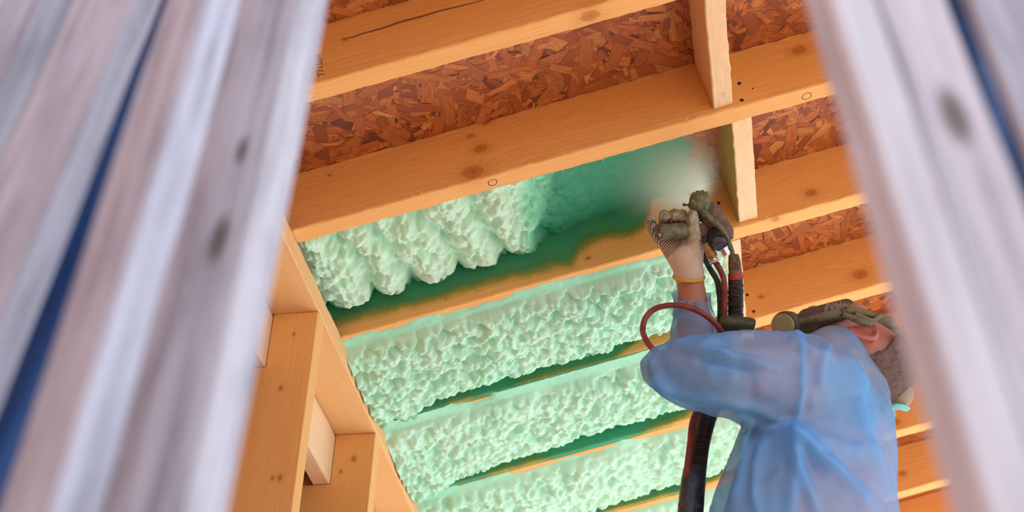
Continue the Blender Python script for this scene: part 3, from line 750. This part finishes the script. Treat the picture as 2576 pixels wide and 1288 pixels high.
def lhand(k):                                                # left hand steadying the hose behind the elbow
    b = CP(1790, 905, 3.25); o = []
    u = unit(CP(1850, 900, 3.33) - b); w = unit(np.cross(u, CFW)); q = np.cross(u, w)
    o.append(capsule(b, b + u * .07, .030 * k, .034 * k))
    for j, (off, L) in enumerate(((-.030, .058), (-.010, .072), (.011, .078), (.031, .070))):
        p0 = b + u * .085 + w * off; p1 = p0 + u * L * .5 + q * .008; p2 = p1 + u * L * .25 + q * .025; p3 = p2 + q * .022 - u * .01
        for a_, b_, r0, r1 in ((p0, p1, .0115, .0105), (p1, p2, .0105, .0098), (p2, p3, .0098, .0085)): o.append(capsule(a_, b_, r0 * k, r1 * k))
    p0 = b + u * .03 + w * .03; p1 = p0 + u * .03 + w * .028; p2 = p1 + u * .03 + q * .012
    o += [capsule(p0, p1, .015 * k, .0135 * k), capsule(p1, p2, .0135 * k, .011 * k)]
    return o
FOOT = CP(2018, 1288, 2.98); FOOT = np.array([FOOT[0], FOOT[1] - .02, 1.06])
PEL = CP(2015, 1640, 2.80)
bp = [loft(torso_rings(.84)[8:])] + limb(ARM_L, [r * .62 for r in ARM_LR]) + limb(FOR_L, [.036, .036, .028]) + limb(UP_R, [.065, .05, .044]) + limb([FOR_R[0], FOR_R[1], (1745, 800, 3.297), (1740, 745, 3.30)], [.044, .042, .036, .031])
bp += [capsule(CP(1743, 750, 3.30), CP(1734, 698, 3.30), .0305, .0295), ellipsoid(PEL, np.diag([.15, .18, .14]))] + hand(0, .86) + lhand(.86)
for sg in (-1, 1):
    hip = PEL + np.array([0, .10 * sg, -.03]); kn = np.array([hip[0] - .03, hip[1], lerp(hip[2], FOOT[2], .5)]); an = np.array([hip[0] + .02, hip[1], FOOT[2] + .075])
    bp += [capsule(hip, kn, .095, .062), capsule(kn, an, .06, .042), capsule(an + np.array([.03, 0, -.035]), an + np.array([-.15, .015 * sg, -.040]), .038, .033)]
bp += [capsule(CP(2095, 925, 3.16), HD(-.02, 0, -.055), .066, .060)]
bp += [ellipsoid(HD(-.008, 0, .022), np.stack([.095 * hf_, .076 * hl, .090 * hc])), ellipsoid(HD(.022, 0, -.045), np.stack([.066 * hf_, .060 * hl, .072 * hc])),
       capsule(HD(.072, 0, -.098), HD(.03, .045, -.06), .020, .018), capsule(HD(.072, 0, -.098), HD(.03, -.045, -.06), .020, .018),
       capsule(HD(.084, 0, .018), HD(.098, 0, -.022), .009, .0125), capsule(HD(.076, .033, .030), HD(.076, -.033, .030), .010, .010),
       capsule(HD(.080, .020, -.060), HD(.080, -.020, -.060), .009, .009), ellipsoid(HD(.07, .035, -.02), np.eye(3) * .026), ellipsoid(HD(.07, -.035, -.02), np.eye(3) * .026)]
for sd in (1, -1):                                            # ears: flat shell, rolled helix and lobe
    E = lambda f, c, o=0.: HD(.004 + f * .85, (.0745 + o * .8) * sd, c * .85 - .026)
    bp += [ellipsoid(E(.006, .005, .002), np.stack([.017 * hf_ - .004 * hc, .007 * hl, .029 * hc + .006 * hf_]))]
    hp = [E(.012, -.010, .006), E(.022, .012, .010), E(.020, .032, .014), E(.006, .040, .017), E(-.010, .034, .018), E(-.014, .014, .016), E(-.008, -.010, .012), E(.002, -.024, .007)]
    bp += [tube([E(.004, .022, .009), E(-.004, .014, .010), E(-.004, -.002, .010), E(.004, -.014, .008)], [.003, .0035, .0035, .004], 12, 8), tube(hp, [.0042, .005, .0055, .0055, .0055, .005, .0055, .0075], 26, 10), ellipsoid(E(.004, -.024, .006), np.eye(3) * .0085)]
bv, bf, bn = fuse(bp, .0052, 3)
bx, by, bd = PIX(bv)
dh = np.linalg.norm(bv - HC, axis=1); dw = np.linalg.norm(bv - CP(1734, 712, 3.30), axis=1)
trou = sst(FOOT[2] + .86, FOOT[2] + .84, bv[:, 2])
skin = np.maximum(np.where(dh < .17, 1., 0.), np.where((dw < .10) | (by < 745) & (bx < 1900), 1., 0.))
ear = sst(.055, .03, np.linalg.norm(bv - HD(.006, .085, -.018), axis=1))
t = NT('skin_and_shirt'); v = t.obj()
sk = t.mix(t.noise(v, 45., 4), (.38, .155, .10), (.46, .21, .14)); sk = t.mix(t.attr('ear'), sk, (.48, .16, .12))
shirt = t.mix(t.attr('trouser'), t.mix(t.noise(v, 6., 2), (.48, .36, .42), (.58, .44, .50)), (.03, .035, .05))
t.set(Base_Color=t.mix(t.attr('skin'), shirt, sk), Roughness=.55)
t.b.inputs['Subsurface Weight'].default_value = .08; t.b.inputs['Subsurface Scale'].default_value = .01
person = mesh_obj('person', bv, bf, t.m, attrs={'skin': skin, 'ear': ear, 'trouser': trou})
tag(person, 'worker in a sheer blue gown, head tipped back, aiming the spray gun at the roof', 'person')
gown = mesh_obj('gown', gv2, gf, GOWN_M, person, attrs={'fold': fold}); gown['label'] = 'sheer blue disposable gown'

# gown seam and cuff
th = np.linspace(0, 2 * np.pi, 72, endpoint=False); rg = []
for q in range(9):
    c = CP(lerp(1745, 1739, q / 8), lerp(792, 742, q / 8), 3.30); r_ = lerp(.0465, .040, q / 8) + 0.0035 * (q / 8)**1.5 * np.sin(th * 13 + .8 * np.sin(th * 3)) - .004 * math.sin(math.pi * q / 8)
    rg.append(c + r_[:, None] * (np.cos(th)[:, None] * CRT + np.sin(th)[:, None] * unit(CFW - .35 * CDN)) - CDN * (.003 * (q / 8) * np.sin(th * 9))[:, None])
v, f = loft(rg, cap=False); mesh_obj('cuff', v, f, GOWN_M, gown)['label'] = 'gathered blue cuff'
v, f = tube([CP(2236, 1030, 3.10), CP(2252, 1022, 3.09), CP(2268, 1024, 3.09), CP(2284, 1030, 3.095)], [.006, .008, .009, .008], 16, 10, flat=.5)
t = NT('teal_ribbon'); t.set(Base_Color=(.22, .62, .58), Roughness=.7); mesh_obj('tie', v, f, t.m, gown)['label'] = 'knotted teal tie'
v, f = tube([CP(2242, 1028, 3.10), CP(2246, 1040, 3.10), CP(2250, 1048, 3.10)], [.004, .005, .004], 10, 8, flat=.5); mesh_obj('tie', v, f, t.m, gown)
# shirt collar behind the neck
t = NT('collar_cloth'); t.set(Base_Color=t.mix(t.noise(t.obj(), 60., 3), (.28, .22, .15), (.38, .30, .20)), Roughness=.9)
v, f, _ = fuse([capsule(CP(2215, 985, 3.17), CP(2262, 992, 3.12), .040, .030), capsule(CP(2225, 1010, 3.15), CP(2262, 1000, 3.15), .03, .022)], .006, 4)
mesh_obj('collar', v, f, t.m, person)['label'] = 'beige shirt collar'
# hair
aa, bb_ = np.meshgrid(np.linspace(.01, np.pi - .01, 110), np.linspace(0, 2 * np.pi, 170, endpoint=False), indexing='ij')
cc_, rr_ = np.cos(aa), np.sin(aa); l_, f_ = rr_ * np.cos(bb_), rr_ * np.sin(bb_)
nz = (.0025 * vn(bb_ * 14, aa * 12, 3))[..., None]
hv = HD(-.008, 0, .022) + (.0985 + nz) * f_[..., None] * hf_ + (.0795 + nz) * l_[..., None] * hl + (.0935 + nz) * cc_[..., None] * hc
keepm = ((f_ * .80 - cc_ * .55) < .10 - .20 * sst(.5, .9, np.abs(l_)) * sst(.4, .0, cc_) + .05 * (vn(bb_ * 9, aa * 9, 8) - .5)) & (cc_ > -.8)
hv = hv.reshape(-1, 3); keepm = keepm.ravel()
hfaces = [q for q in grid_faces(110, 170, True) if keepm[q].all()]
t = NT('brown_hair'); v = t.obj(); st = t.noise(t.mapv(v, (30, 220, 120)), 1., 4, .7)
t.set(Base_Color=t.ramp(st, [(.3, (.045, .022, .014)), (.7, (.17, .085, .055))]), Roughness=.6); t.bump(st, .8, .003)
ho = mesh_obj('hair', hv, hfaces, t.m, person)
md = ho.modifiers.new('thick', 'SOLIDIFY'); md.thickness = .004; md.offset = -1
ho['label'] = 'short brown hair'
# goggles, strap, respirator pushed up on the face
t = NT('mask_rubber'); v = t.obj(); t.set(Base_Color=t.mix(t.noise(v, 50., 5, .7), (.022, .018, .014), (.13, .09, .045)), Roughness=.7); t.bump(t.noise(v, 120., 3), .4, .002); RUB_M = t.m
t = NT('strap_camo'); v = t.obj(); t.set(Base_Color=t.ramp(t.noise(v, 55., 4, .65), [(.35, (.05, .045, .03)), (.5, (.17, .13, .07)), (.65, (.13, .15, .08))]), Roughness=.85); t.bump(t.noise(v, 260., 3), .5, .0015); STRAP_M = t.m
def P3(x, y, dz): return CP(x, y, 3.09 + dz)
v, f, _ = fuse([capsule(P3(1985, 822, .04), P3(2050, 800, .02), .021, .018), capsule(P3(2050, 802, .02), P3(2125, 788, .02), .018, .014), capsule(P3(2000, 835, .03), P3(2045, 828, .02), .018, .014), capsule(P3(2030, 800, .05), P3(2125, 778, .08), .020, .019), capsule(P3(2060, 790, .09), P3(2130, 772, .11), .018, .018)], .005, 3)
gog = mesh_obj('goggles', v, f, RUB_M, person); gog['label'] = 'dirty dark goggles'
for pts, r_ in (([(2005, 812, .0), (2060, 800, -.012), (2120, 784, -.022), (2165, 786, -.026), (2205, 798, -.022), (2250, 825, -.01), (2290, 862, .03)], [.008, .011, .013, .012, .010, .010, .009]),
                ([(2150, 790, -.03), (2185, 808, -.03), (2200, 806, -.028), (2215, 795, -.024), (2240, 806, -.02), (2245, 812, -.012)], [.008, .010, .009, .010, .009, .005]),
                ([(2120, 790, -.028), (2145, 800, -.03), (2175, 812, -.032), (2200, 815, -.03)], [.007, .009, .010, .008])):
    v, f = tube([P3(*p) for p in pts], r_, 40, 12, flat=.55); mesh_obj('strap', v, f, STRAP_M, gog)
res = mesh_obj('respirator', *tube([P3(1985, 815, .03), P3(1976, 816, -.005), P3(1972, 818, -.015)], [.026, .027, .026], 8, 28), RUB_M, person); res['label'] = 'olive respirator filter'
t = NT('filter_face'); v = t.obj(); t.set(Base_Color=t.mix(t.noise(v, 90., 4), (.20, .17, .07), (.30, .25, .11)), Roughness=.75); FF_M = t.m
mesh_obj('filter', *tube([P3(1970, 818, -.014), P3(1966, 818, -.021)], [.0245, .0225], 4, 28), FF_M, res)
for k in range(5):
    a = -.9 + k * .32; c = P3(1971, 818, -.016) + .0262 * (math.cos(a) * CRT + math.sin(a) * CDN)
    mesh_obj('slot', *ellipsoid(c, np.stack([.0022 * CRT, .0045 * CDN, .004 * CFW])), NAIL_M, res)
TUFT_M = NT('dusty_fluff').set(Base_Color=(.36, .28, .24), Roughness=.9).m
pr_ = []
for k in range(70):
    x0 = rng.normal(2105, 14); p0 = P3(x0, 785 + rng.normal(0, 3), .01 + rng.normal(0, .006)); p1 = p0 - CDN * rng.uniform(.006, .014) + CRT * rng.normal(0, .003); p2 = p1 - CDN * rng.uniform(.002, .008) + CRT * rng.normal(.002, .004)
    pr_.append(tube([p0, p1, p2], [.0012, .0009, .0003], 6, 4))
v, f = merge(pr_); o = mesh_obj('fluff', v, f, TUFT_M, gog); o['kind'] = 'stuff'

# glove --------------------------------------------------------------
vv, ff_, nn = fuse(hand(0, 1.0) + [capsule(CP(1733, 690, 3.30), CP(1732, 676, 3.30), .033, .032)], .0026, 3)
vx, vy, vd = PIX(vv)
lim = np.interp(vx, [1630, 1668, 1690, 1712, 1728, 1738], [640, 655, 640, 616, 598, 560])
palm = ((vy < lim) & (vx < 1738) & ((nn @ CFW) < .25)).astype(float) * np.where(vy < 553, .25, 1.)
dirt = sst(640, 540, vy) * .9 + sst(1700, 1780, vx) * .0
t = NT('knit_glove'); v = t.obj()
knit = t.n('ShaderNodeTexWave', _wave_type='BANDS', _bands_direction='X', Vector=v, Scale=160., Distortion=1.5, Detail=2.).outputs['Fac']
base = t.mix(t.noise(v, 60., 4), (.56, .47, .36), (.68, .60, .49))
base = t.mix(t.math('MULTIPLY', t.attr('dirt'), smap(t, t.noise(v, 70., 4, .7), .3, .6)), base, (.20, .24, .15))
gv_ = t.mapv(v, (235, 235, 235), rot=(.2, .5, .78))
fr2 = t.n('ShaderNodeVectorMath', _operation='FRACTION', i0=gv_).outputs[0]
dd = t.n('ShaderNodeVectorMath', _operation='LENGTH', i0=t.n('ShaderNodeVectorMath', _operation='MULTIPLY', i0=t.n('ShaderNodeVectorMath', _operation='SUBTRACT', i0=fr2, i1=(.5, .5, .5)).outputs[0], i1=(1, .35, 1)).outputs[0]).outputs['Value']
dots = t.math('MULTIPLY', smap(t, dd, .42, .33), t.attr('palm'))
t.set(Base_Color=t.mix(dots, base, (.045, .03, .035)), Roughness=.9); t.bump(t.math('ADD', knit, t.math('MULTIPLY', t.noise(v, 500., 2), .6)), .5, .0012)
GLOVE_M = t.m
glove = mesh_obj('glove', vv, ff_, GLOVE_M, person, attrs={'palm': palm, 'dirt': dirt}); glove['label'] = 'white knit glove with dark rubber dots'
v, f = [], []
th = np.linspace(0, 2 * np.pi, 40, endpoint=False); cen = CP(1733, 697, 3.30); ring_pts = [cen + .0325 * (math.cos(a) * CRT + math.sin(a) * unit(CFW - .3 * CDN)) for a in th]
v, f = loft(np.array([[p + .0032 * (math.cos(b) * unit(p - cen) + math.sin(b) * CDN) for b in np.linspace(0, 2 * np.pi, 10, endpoint=False)] for p in ring_pts + ring_pts[:1]]), cap=False)
t = NT('yellow_hem'); t.set(Base_Color=(.62, .36, .03), Roughness=.8); mesh_obj('hem', v, f, t.m, glove)['label'] = 'yellow glove hem'
lv, lf, _ = fuse(lhand(1.0), .0035, 3)
mesh_obj('glove', lv, lf, GLOVE_M, person, attrs={'palm': np.zeros(len(lv)), 'dirt': np.full(len(lv), .4)})
# work platform under the worker's feet (below the frame)
pf = empty('work_platform', (FOOT[0], FOOT[1], 0)); tag(pf, 'wooden trestle platform the worker stands on, below the picture', 'platform')
PLW = wood('platform_wood', (.62, .46, .30), (.45, .30, .17), ring=40.)
for k in range(3): board('plank', (FOOT[0] - .75, FOOT[1] - .33 + k * .225, FOOT[2] - .041), (EX, EY, EZ), 1.6, .215, .035, PLW, pf, nx=12, seed=80 + k)
for sx in (-.6, .7):
    for sy in (-.28, .26): board('leg', (FOOT[0] + sx, FOOT[1] + sy, .001), (EZ, EX, EY), FOOT[2] - .043, .06, .06, PLW, pf, nx=6, seed=90)

# ------------------------------------------------------------------ spray gun, hoses, mist
def G(x, y, dz=0.): return CP(x, y, 3.29 + dz)
def dirtym(name, a, b, rough=.6, metal=.0, sc=70.):
    t = NT(name); v = t.obj(); t.set(Base_Color=t.mix(smap(t, t.noise(v, sc, 5, .7), .35, .65), a, b), Roughness=rough, Metallic=metal); t.bump(t.noise(v, sc * 2.5, 3), .35, .0015); return t.m
OLIVE_M = dirtym('gun_olive', (.075, .085, .035), (.16, .17, .085)); BROWN_M = dirtym('gun_brown', (.075, .042, .026), (.17, .10, .065), .5)
BLK_M = dirtym('black_plastic', (.012, .013, .017), (.05, .052, .06), .4, 0, 40.); BRASS_M = dirtym('brass', (.36, .21, .08), (.46, .30, .14), .45, .35)
REDH_M = dirtym('red_rubber', (.16, .022, .018), (.30, .05, .04), .5, 0, 30.); DKG_M = dirtym('dark_green_rubber', (.02, .035, .022), (.06, .10, .06), .55)
CRUST_M = dirtym('green_crust', (.10, .15, .07), (.22, .27, .14), .9, 0, 110.)
gun = empty('spray_gun', G(1780, 560)); tag(gun, 'foam-crusted spray gun held up in the gloved hand', 'spray gun')
def part(name, vf, mat, parent, smooth=True, label=None):
    o = mesh_obj(name, vf[0], vf[1], mat, parent, smooth=smooth)
    if label: o['label'] = label
    return o
hd = part('handle', tube([G(1660, 584, -.026), G(1700, 581, -.018), G(1745, 577, -.004)], [.0172, .0168, .0165], 16, 26), OLIVE_M, gun)
e1, e0 = G(1660, 584, -.026), G(1745, 577, -.004); ax = unit(e1 - e0)
cap_ = part('end_cap', tube([e1 - ax * .001, e1 + ax * .0035], [.0185, .0175], 3, 26), BROWN_M, hd)
up_ = unit(-CDN - (-CDN @ ax) * ax); sd_ = np.cross(ax, up_)
for (a, b, r_) in ((.006, 0.0, .0045), (-.0075, .002, .0035), (-.006, -.009, .004)):
    c = e1 + ax * .0036 + up_ * a + sd_ * b
    part('screw', tube([c - ax * .001, c + ax * .0016], [r_, r_ * .9], 3, 14), STEEL_M if b < 0 else BROWN_M, cap_)
    if b >= 0: part('hole', tube([c, c + ax * .0022], [r_ * .5, r_ * .5], 2, 10), NAIL_M, cap_)
part('trigger', tube([G(1728, 548, .012), G(1712, 552, -.004), G(1692, 553, -.008), G(1686, 560, -.012)], [.003, .0035, .003, .002], 14, 8), BROWN_M, gun)
# body: tapered rounded block from the head down to the fittings
def rblock(a, b, w0, w1, t0, t1, side, n=10, pw=4.):
    a, b = np.asarray(a), np.asarray(b); u = unit(b - a); s_ = unit(np.asarray(side) - (np.asarray(side) @ u) * u); q = np.cross(u, s_); th = np.linspace(0, 2 * np.pi, 28, endpoint=False)
    cs = np.sign(np.cos(th)) * np.abs(np.cos(th))**(2 / pw); sn = np.sign(np.sin(th)) * np.abs(np.sin(th))**(2 / pw); R_ = []
    for k in range(n):
        f_ = k / (n - 1); e_ = min(1., .72 + 2.5 * min(f_, 1 - f_)) if 0 < k < n - 1 else .72
        R_.append(lerp(a, b, f_) + e_ * lerp(w0, w1, f_) * cs[:, None] * s_ + e_ * lerp(t0, t1, f_) * sn[:, None] * q)
    return loft(R_)
part('gun_body', rblock(G(1772, 518, .004), G(1828, 602, .010), .025, .023, .022, .020, CRT), BROWN_M, gun)
part('body_shell', rblock(G(1784, 524, .014), G(1836, 604, .018), .013, .012, .022, .020, CRT), OLIVE_M, gun)
part('frame_plate', rblock(G(1742, 574, .004), G(1806, 590, .006), .019, .020, .014, .014, CDN), BROWN_M, gun)
NOZ = G(1755, 500, .0)
def on_deck(x, y):
    q = np.array([(x - 1288) / FPX, (y - CYPX) / FPX, 1.]); P = np.array([q @ AH, q @ AS, q @ AN]); P = P * (NOSB - .002) / (P @ VN); return P + ORG
TGT = on_deck(1668, 398); sax = unit(TGT - NOZ)
head_c = NOZ - sax * .022
part('nozzle_head', tube([head_c - sax * .020, head_c - sax * .016, head_c - sax * .006, head_c + sax * .006, head_c + sax * .016, head_c + sax * .022], [.010, .018, .0225, .0225, .016, .006], 20, 28), OLIVE_M, gun)
pr_ = []
for k in range(70):
    d = unit(rng.normal(0, 1, 3)); d = unit(d + .5 * sax - .25 * CFW); c = head_c + d * rng.uniform(.018, .0225)
    pr_.append(ellipsoid(c, np.eye(3) * rng.uniform(.002, .0055), 7, 9))
v, f, _ = fuse(pr_ + [ellipsoid(head_c + sax * .003, np.eye(3) * .019)], .0016, 1); part('foam_crust', (v, f), CRUST_M, gun)
sf = part('side_fitting', tube([G(1752, 517, -.018), G(1738, 516, -.016), G(1732, 516, -.016)], [.0095, .008, .0055], 10, 18), OLIVE_M, gun)
part('collar', tube([G(1744, 516.5, -.0165), G(1740, 516, -.0165)], [.0098, .0098], 3, 18), BROWN_M, sf)
part('knob', ellipsoid(G(1721, 515, -.016), np.eye(3) * .0038), BROWN_M, sf); part('stem', tube([G(1733, 516, -.016), G(1722, 515, -.016)], [.002, .002], 3, 8), NAIL_M, sf)
ah = part('air_line', tube([G(1764, 528, -.026), G(1785, 549, -.030), G(1813, 574, -.030), G(1830, 603, -.026), G(1839, 626, -.02), G(1845, 648, -.014)], [.0062, .0060, .0058, .0056, .0056, .0056], 40, 14), OLIVE_M, gun)
for (x, y, x2, y2) in ((1767, 531, 1777, 541), (1785, 549, 1788, 552)): part('ferrule', tube([G(x, y, -.028), G(x2, y2, -.030)], [.0078, .0078], 4, 14), OLIVE_M, ah)
cp = part('side_cap', tube([G(1802, 588, -.006), G(1808, 610, -.030)], [.0200, .0205], 2, 26), BLK_M, gun)
part('cap_ring', tube([G(1808, 610, -.030), G(1811, 619, -.040)], [.0165, .0135], 2, 24), dirtym('cap_blue', (.03, .035, .06), (.10, .115, .15), .35), cp)
def hexa(a, b, r_): return tube([a, b], [r_, r_], 3, 6)
part('nut', hexa(G(1820, 624, -.030), G(1829, 640, -.030), .0092), STEEL_M, gun, smooth=False)
part('nut', hexa(G(1770, 600, -.014), G(1776, 612, -.014), .0085), BLK_M, gun, smooth=False)
part('bolt', tube([G(1762, 560, -.016), G(1757, 561, -.020)], [.004, .004], 3, 10), STEEL_M, gun)
part('bolt', ellipsoid(G(1802, 529, -.004), np.eye(3) * .0042), dirtym('white_cap', (.6, .55, .5), (.7, .65, .6)), gun)
bc = part('coupling', tube([G(1776, 612, -.014), G(1779, 619, -.015), G(1780, 621, -.015), G(1790, 640, -.015), G(1795, 649, -.015)], [.0075, .0085, .0105, .0112, .009], 14, 20), BRASS_M, gun, label='brass hose coupling')
for q in (.35, .62, .8): part('groove', tube([lerp(G(1779, 619, -.015), G(1795, 649, -.015), q), lerp(G(1779, 619, -.015), G(1795, 649, -.015), q + .05)], [.0117, .0117], 3, 20), BROWN_M if q > .7 else BRASS_M, bc)
cl = part('clamp', tube([G(1794, 650, -.015), G(1799, 660, -.015)], [.0092, .0092], 4, 16), STEEL_M, gun)
part('screw', tube([G(1786, 664, -.030), G(1796, 658, -.032)], [.004, .004], 3, 8), STEEL_M, cl); part('tab', rblock(G(1800, 654, -.026), G(1812, 662, -.026), .0015, .0015, .005, .004, CDN), STEEL_M, cl)

# hoses
def hose(name, pts, r_, mat, label, n=60, seg=16):
    o = mesh_obj(name, *tube(pts, r_, n, seg), mat); return tag(o, label, 'hose')
hose('red_hose', [G(1797, 656, -.015), G(1805, 668, -.015), G(1815, 686, -.016), G(1822, 710, -.018), G(1824, 750, -.018), G(1821, 800, -.015), G(1815, 850, .0), G(1812, 880, .03)], [.0062], REDH_M, 'red rubber hose hanging straight down from the brass coupling')
hose('red_hose', [G(1815, 835, -.06), G(1803, 818, -.075), G(1776, 794, -.085), G(1738, 775, -.09), G(1692, 768, -.085), G(1650, 776, -.08), G(1625, 798, -.085), G(1617, 830, -.10), G(1626, 857, -.13), G(1645, 880, -.15), G(1680, 905, -.14)], [.0062], REDH_M, 'red rubber hose looping out to the left in front of the forearm')
hose('dark_hose', [G(1768, 606, .01), G(1770, 640, .01), G(1784, 672, .012), G(1803, 704, .014), G(1812, 735, .016), G(1815, 775, .02), G(1812, 840, .03)], [.006, .006, .006, .0062, .009, .009, .009], DKG_M, 'dark green hose between the glove and the red hose')
t = NT('taped_hose'); v = t.obj()
wv = t.n('ShaderNodeTexNoise', Vector=t.mapv(v, (40, 40, 170)), Scale=1., Detail=4.).outputs[0]
t.set(Base_Color=t.mix(smap(t, wv, .45, .75), (.012, .010, .009), (.055, .045, .038)), Roughness=.6); t.bump(wv, .6, .004); TAPE_M = t.m
t = NT('tape_red_green'); v = t.obj(); nz = t.noise(v, 38., 3, .6)
t.set(Base_Color=t.ramp(nz, [(.40, (.10, .035, .025)), (.5, (.13, .14, .06)), (.62, (.12, .18, .07)), (.66, (.42, .04, .04))]), Roughness=.75); t.bump(nz, .4, .003); TAPE2_M = t.m
bun = mesh_obj('heated_hose', *tube([G(1850, 690, -.012), G(1851, 740, -.010), G(1850, 790, -.005), G(1846, 830, .0), G(1838, 900, .0), G(1810, 980, -.06), G(1782, 1045, -.14), G(1762, 1120, -.20), G(1752, 1200, -.25), G(1744, 1300, -.30), G(1738, 1420, -.36), G(1735, 1700, -.50)], [.0155, .0160, .0160, .016, .017, .018, .0185, .0185, .019, .0195, .020, .020], 160, 22), TAPE_M)
tag(bun, 'thick black taped hose bundle running past the elbow to the bottom edge', 'hose')
part('tape_wrap', tube([G(1845, 640, -.013), G(1848, 662, -.013), G(1850, 690, -.013), G(1851, 702, -.012)], [.0105, .0138, .0142, .0160], 20, 20), TAPE2_M, bun, label='green and red tape')
part('red_band', tube([G(1850, 686, -.0125), G(1851, 702, -.012)], [.0150, .0166], 5, 20), dirtym('red_tape', (.30, .02, .025), (.42, .05, .05)), bun)
for k in range(9):                                            # tape laps
    y = 712 + k * 11 + rng.uniform(-2, 2); c0 = G(1851, y, -.010); c1 = G(1850.5, y + 7, -.010)
    part('tape_lap', tube([c0 + CRT * rng.normal(0, .0006), c1], [.0172, .0164], 4, 20), TAPE_M, bun)
mesh_r = tube([G(1762, 1020, -.16), G(1744, 1060, -.205), G(1738, 1110, -.235), G(1732, 1160, -.255), G(1729, 1190, -.265), G(1727, 1230, -.262), G(1727, 1320, -.31)], [.0075], 40, 12)
part('red_inner_hose', mesh_r, REDH_M, bun, label='red hose strapped to the bundle')
part('tape_sleeve', tube([G(1748, 1182, -.245), G(1744, 1215, -.26), G(1736, 1290, -.29), G(1730, 1400, -.34)], [.023, .0245, .0245, .024], 20, 20), BLK_M, bun)
part('valve', rblock(G(1722, 1262, -.30), G(1712, 1278, -.30), .010, .007, .008, .006, CRT), BROWN_M, bun)
oc = mesh_obj('hose_connector', *tube([G(1815, 812, -.035), G(1822, 812, -.037), G(1850, 814, -.04), G(1888, 818, -.042), G(1897, 820, -.042)], [.0130, .0165, .0165, .0160, .0120], 20, 24), dirtym('olive_dark', (.035, .034, .012), (.07, .07, .03), .5)); tag(oc, 'dark olive hose connector lying on the blue shoulder sleeve', 'connector')
part('collar', tube([G(1812, 812, -.034), G(1820, 812, -.036)], [.012, .012], 3, 18), BROWN_M, oc)

# spray fan: droplets hanging between nozzle and deck
t = NT('foam_mist'); t.t.nodes.remove(t.b); v = t.obj()
L = t.n('ShaderNodeVectorMath', _operation='LENGTH', i0=v).outputs['Value']
sep = t.n('ShaderNodeSeparateXYZ', Vector=v)
cosang = t.math('DIVIDE', sep.outputs['Z'], t.math('ADD', L, 1e-4))
edge = smap(t, cosang, .885, .945)
den = t.math('MULTIPLY', edge, t.math('DIVIDE', .19, t.math('POWER', t.math('ADD', L, .02), 2.)))
vs = t.n('ShaderNodeVolumePrincipled', Color=(.80, .97, .86, 1), Density=den)
t.put(vs.inputs['Anisotropy'], 0.0)
t.t.links.new(vs.outputs[0], t.out.inputs['Volume']); MIST_M = t.m
D = np.linalg.norm(TGT - NOZ); zz = sax; xx = unit(np.cross(zz, VY)); yy = np.cross(zz, xx); rings = []
for q in np.linspace(0.002, 1.0, 14):
    c = NOZ + zz * D * q * .97; r_ = .004 + D * q * .55
    rings.append([c + r_ * (math.cos(a) * xx + math.sin(a) * yy) for a in np.linspace(0, 2 * np.pi, 28, endpoint=False)])
rings = np.array(rings); q_ = (rings - ORG) @ VN; over = np.clip(q_ - (NOSB - .004), 0, None); rings = rings - over[..., None] * VN
sY = rings[..., 1]; rings[..., 1] = np.clip(sY, SK[2] + RT + .002, SK[3] - .001) if False else np.minimum(sY, SK[3] - .001)
v, f = loft(rings); F = np.eye(4); F[:3, 0] = xx; F[:3, 1] = yy; F[:3, 2] = zz; F[:3, 3] = NOZ
o = mesh_obj('spray_mist', v, f, MIST_M, frame=F); tag(o, 'pale green fan of mist leaving the gun nozzle', 'mist', kind='stuff')
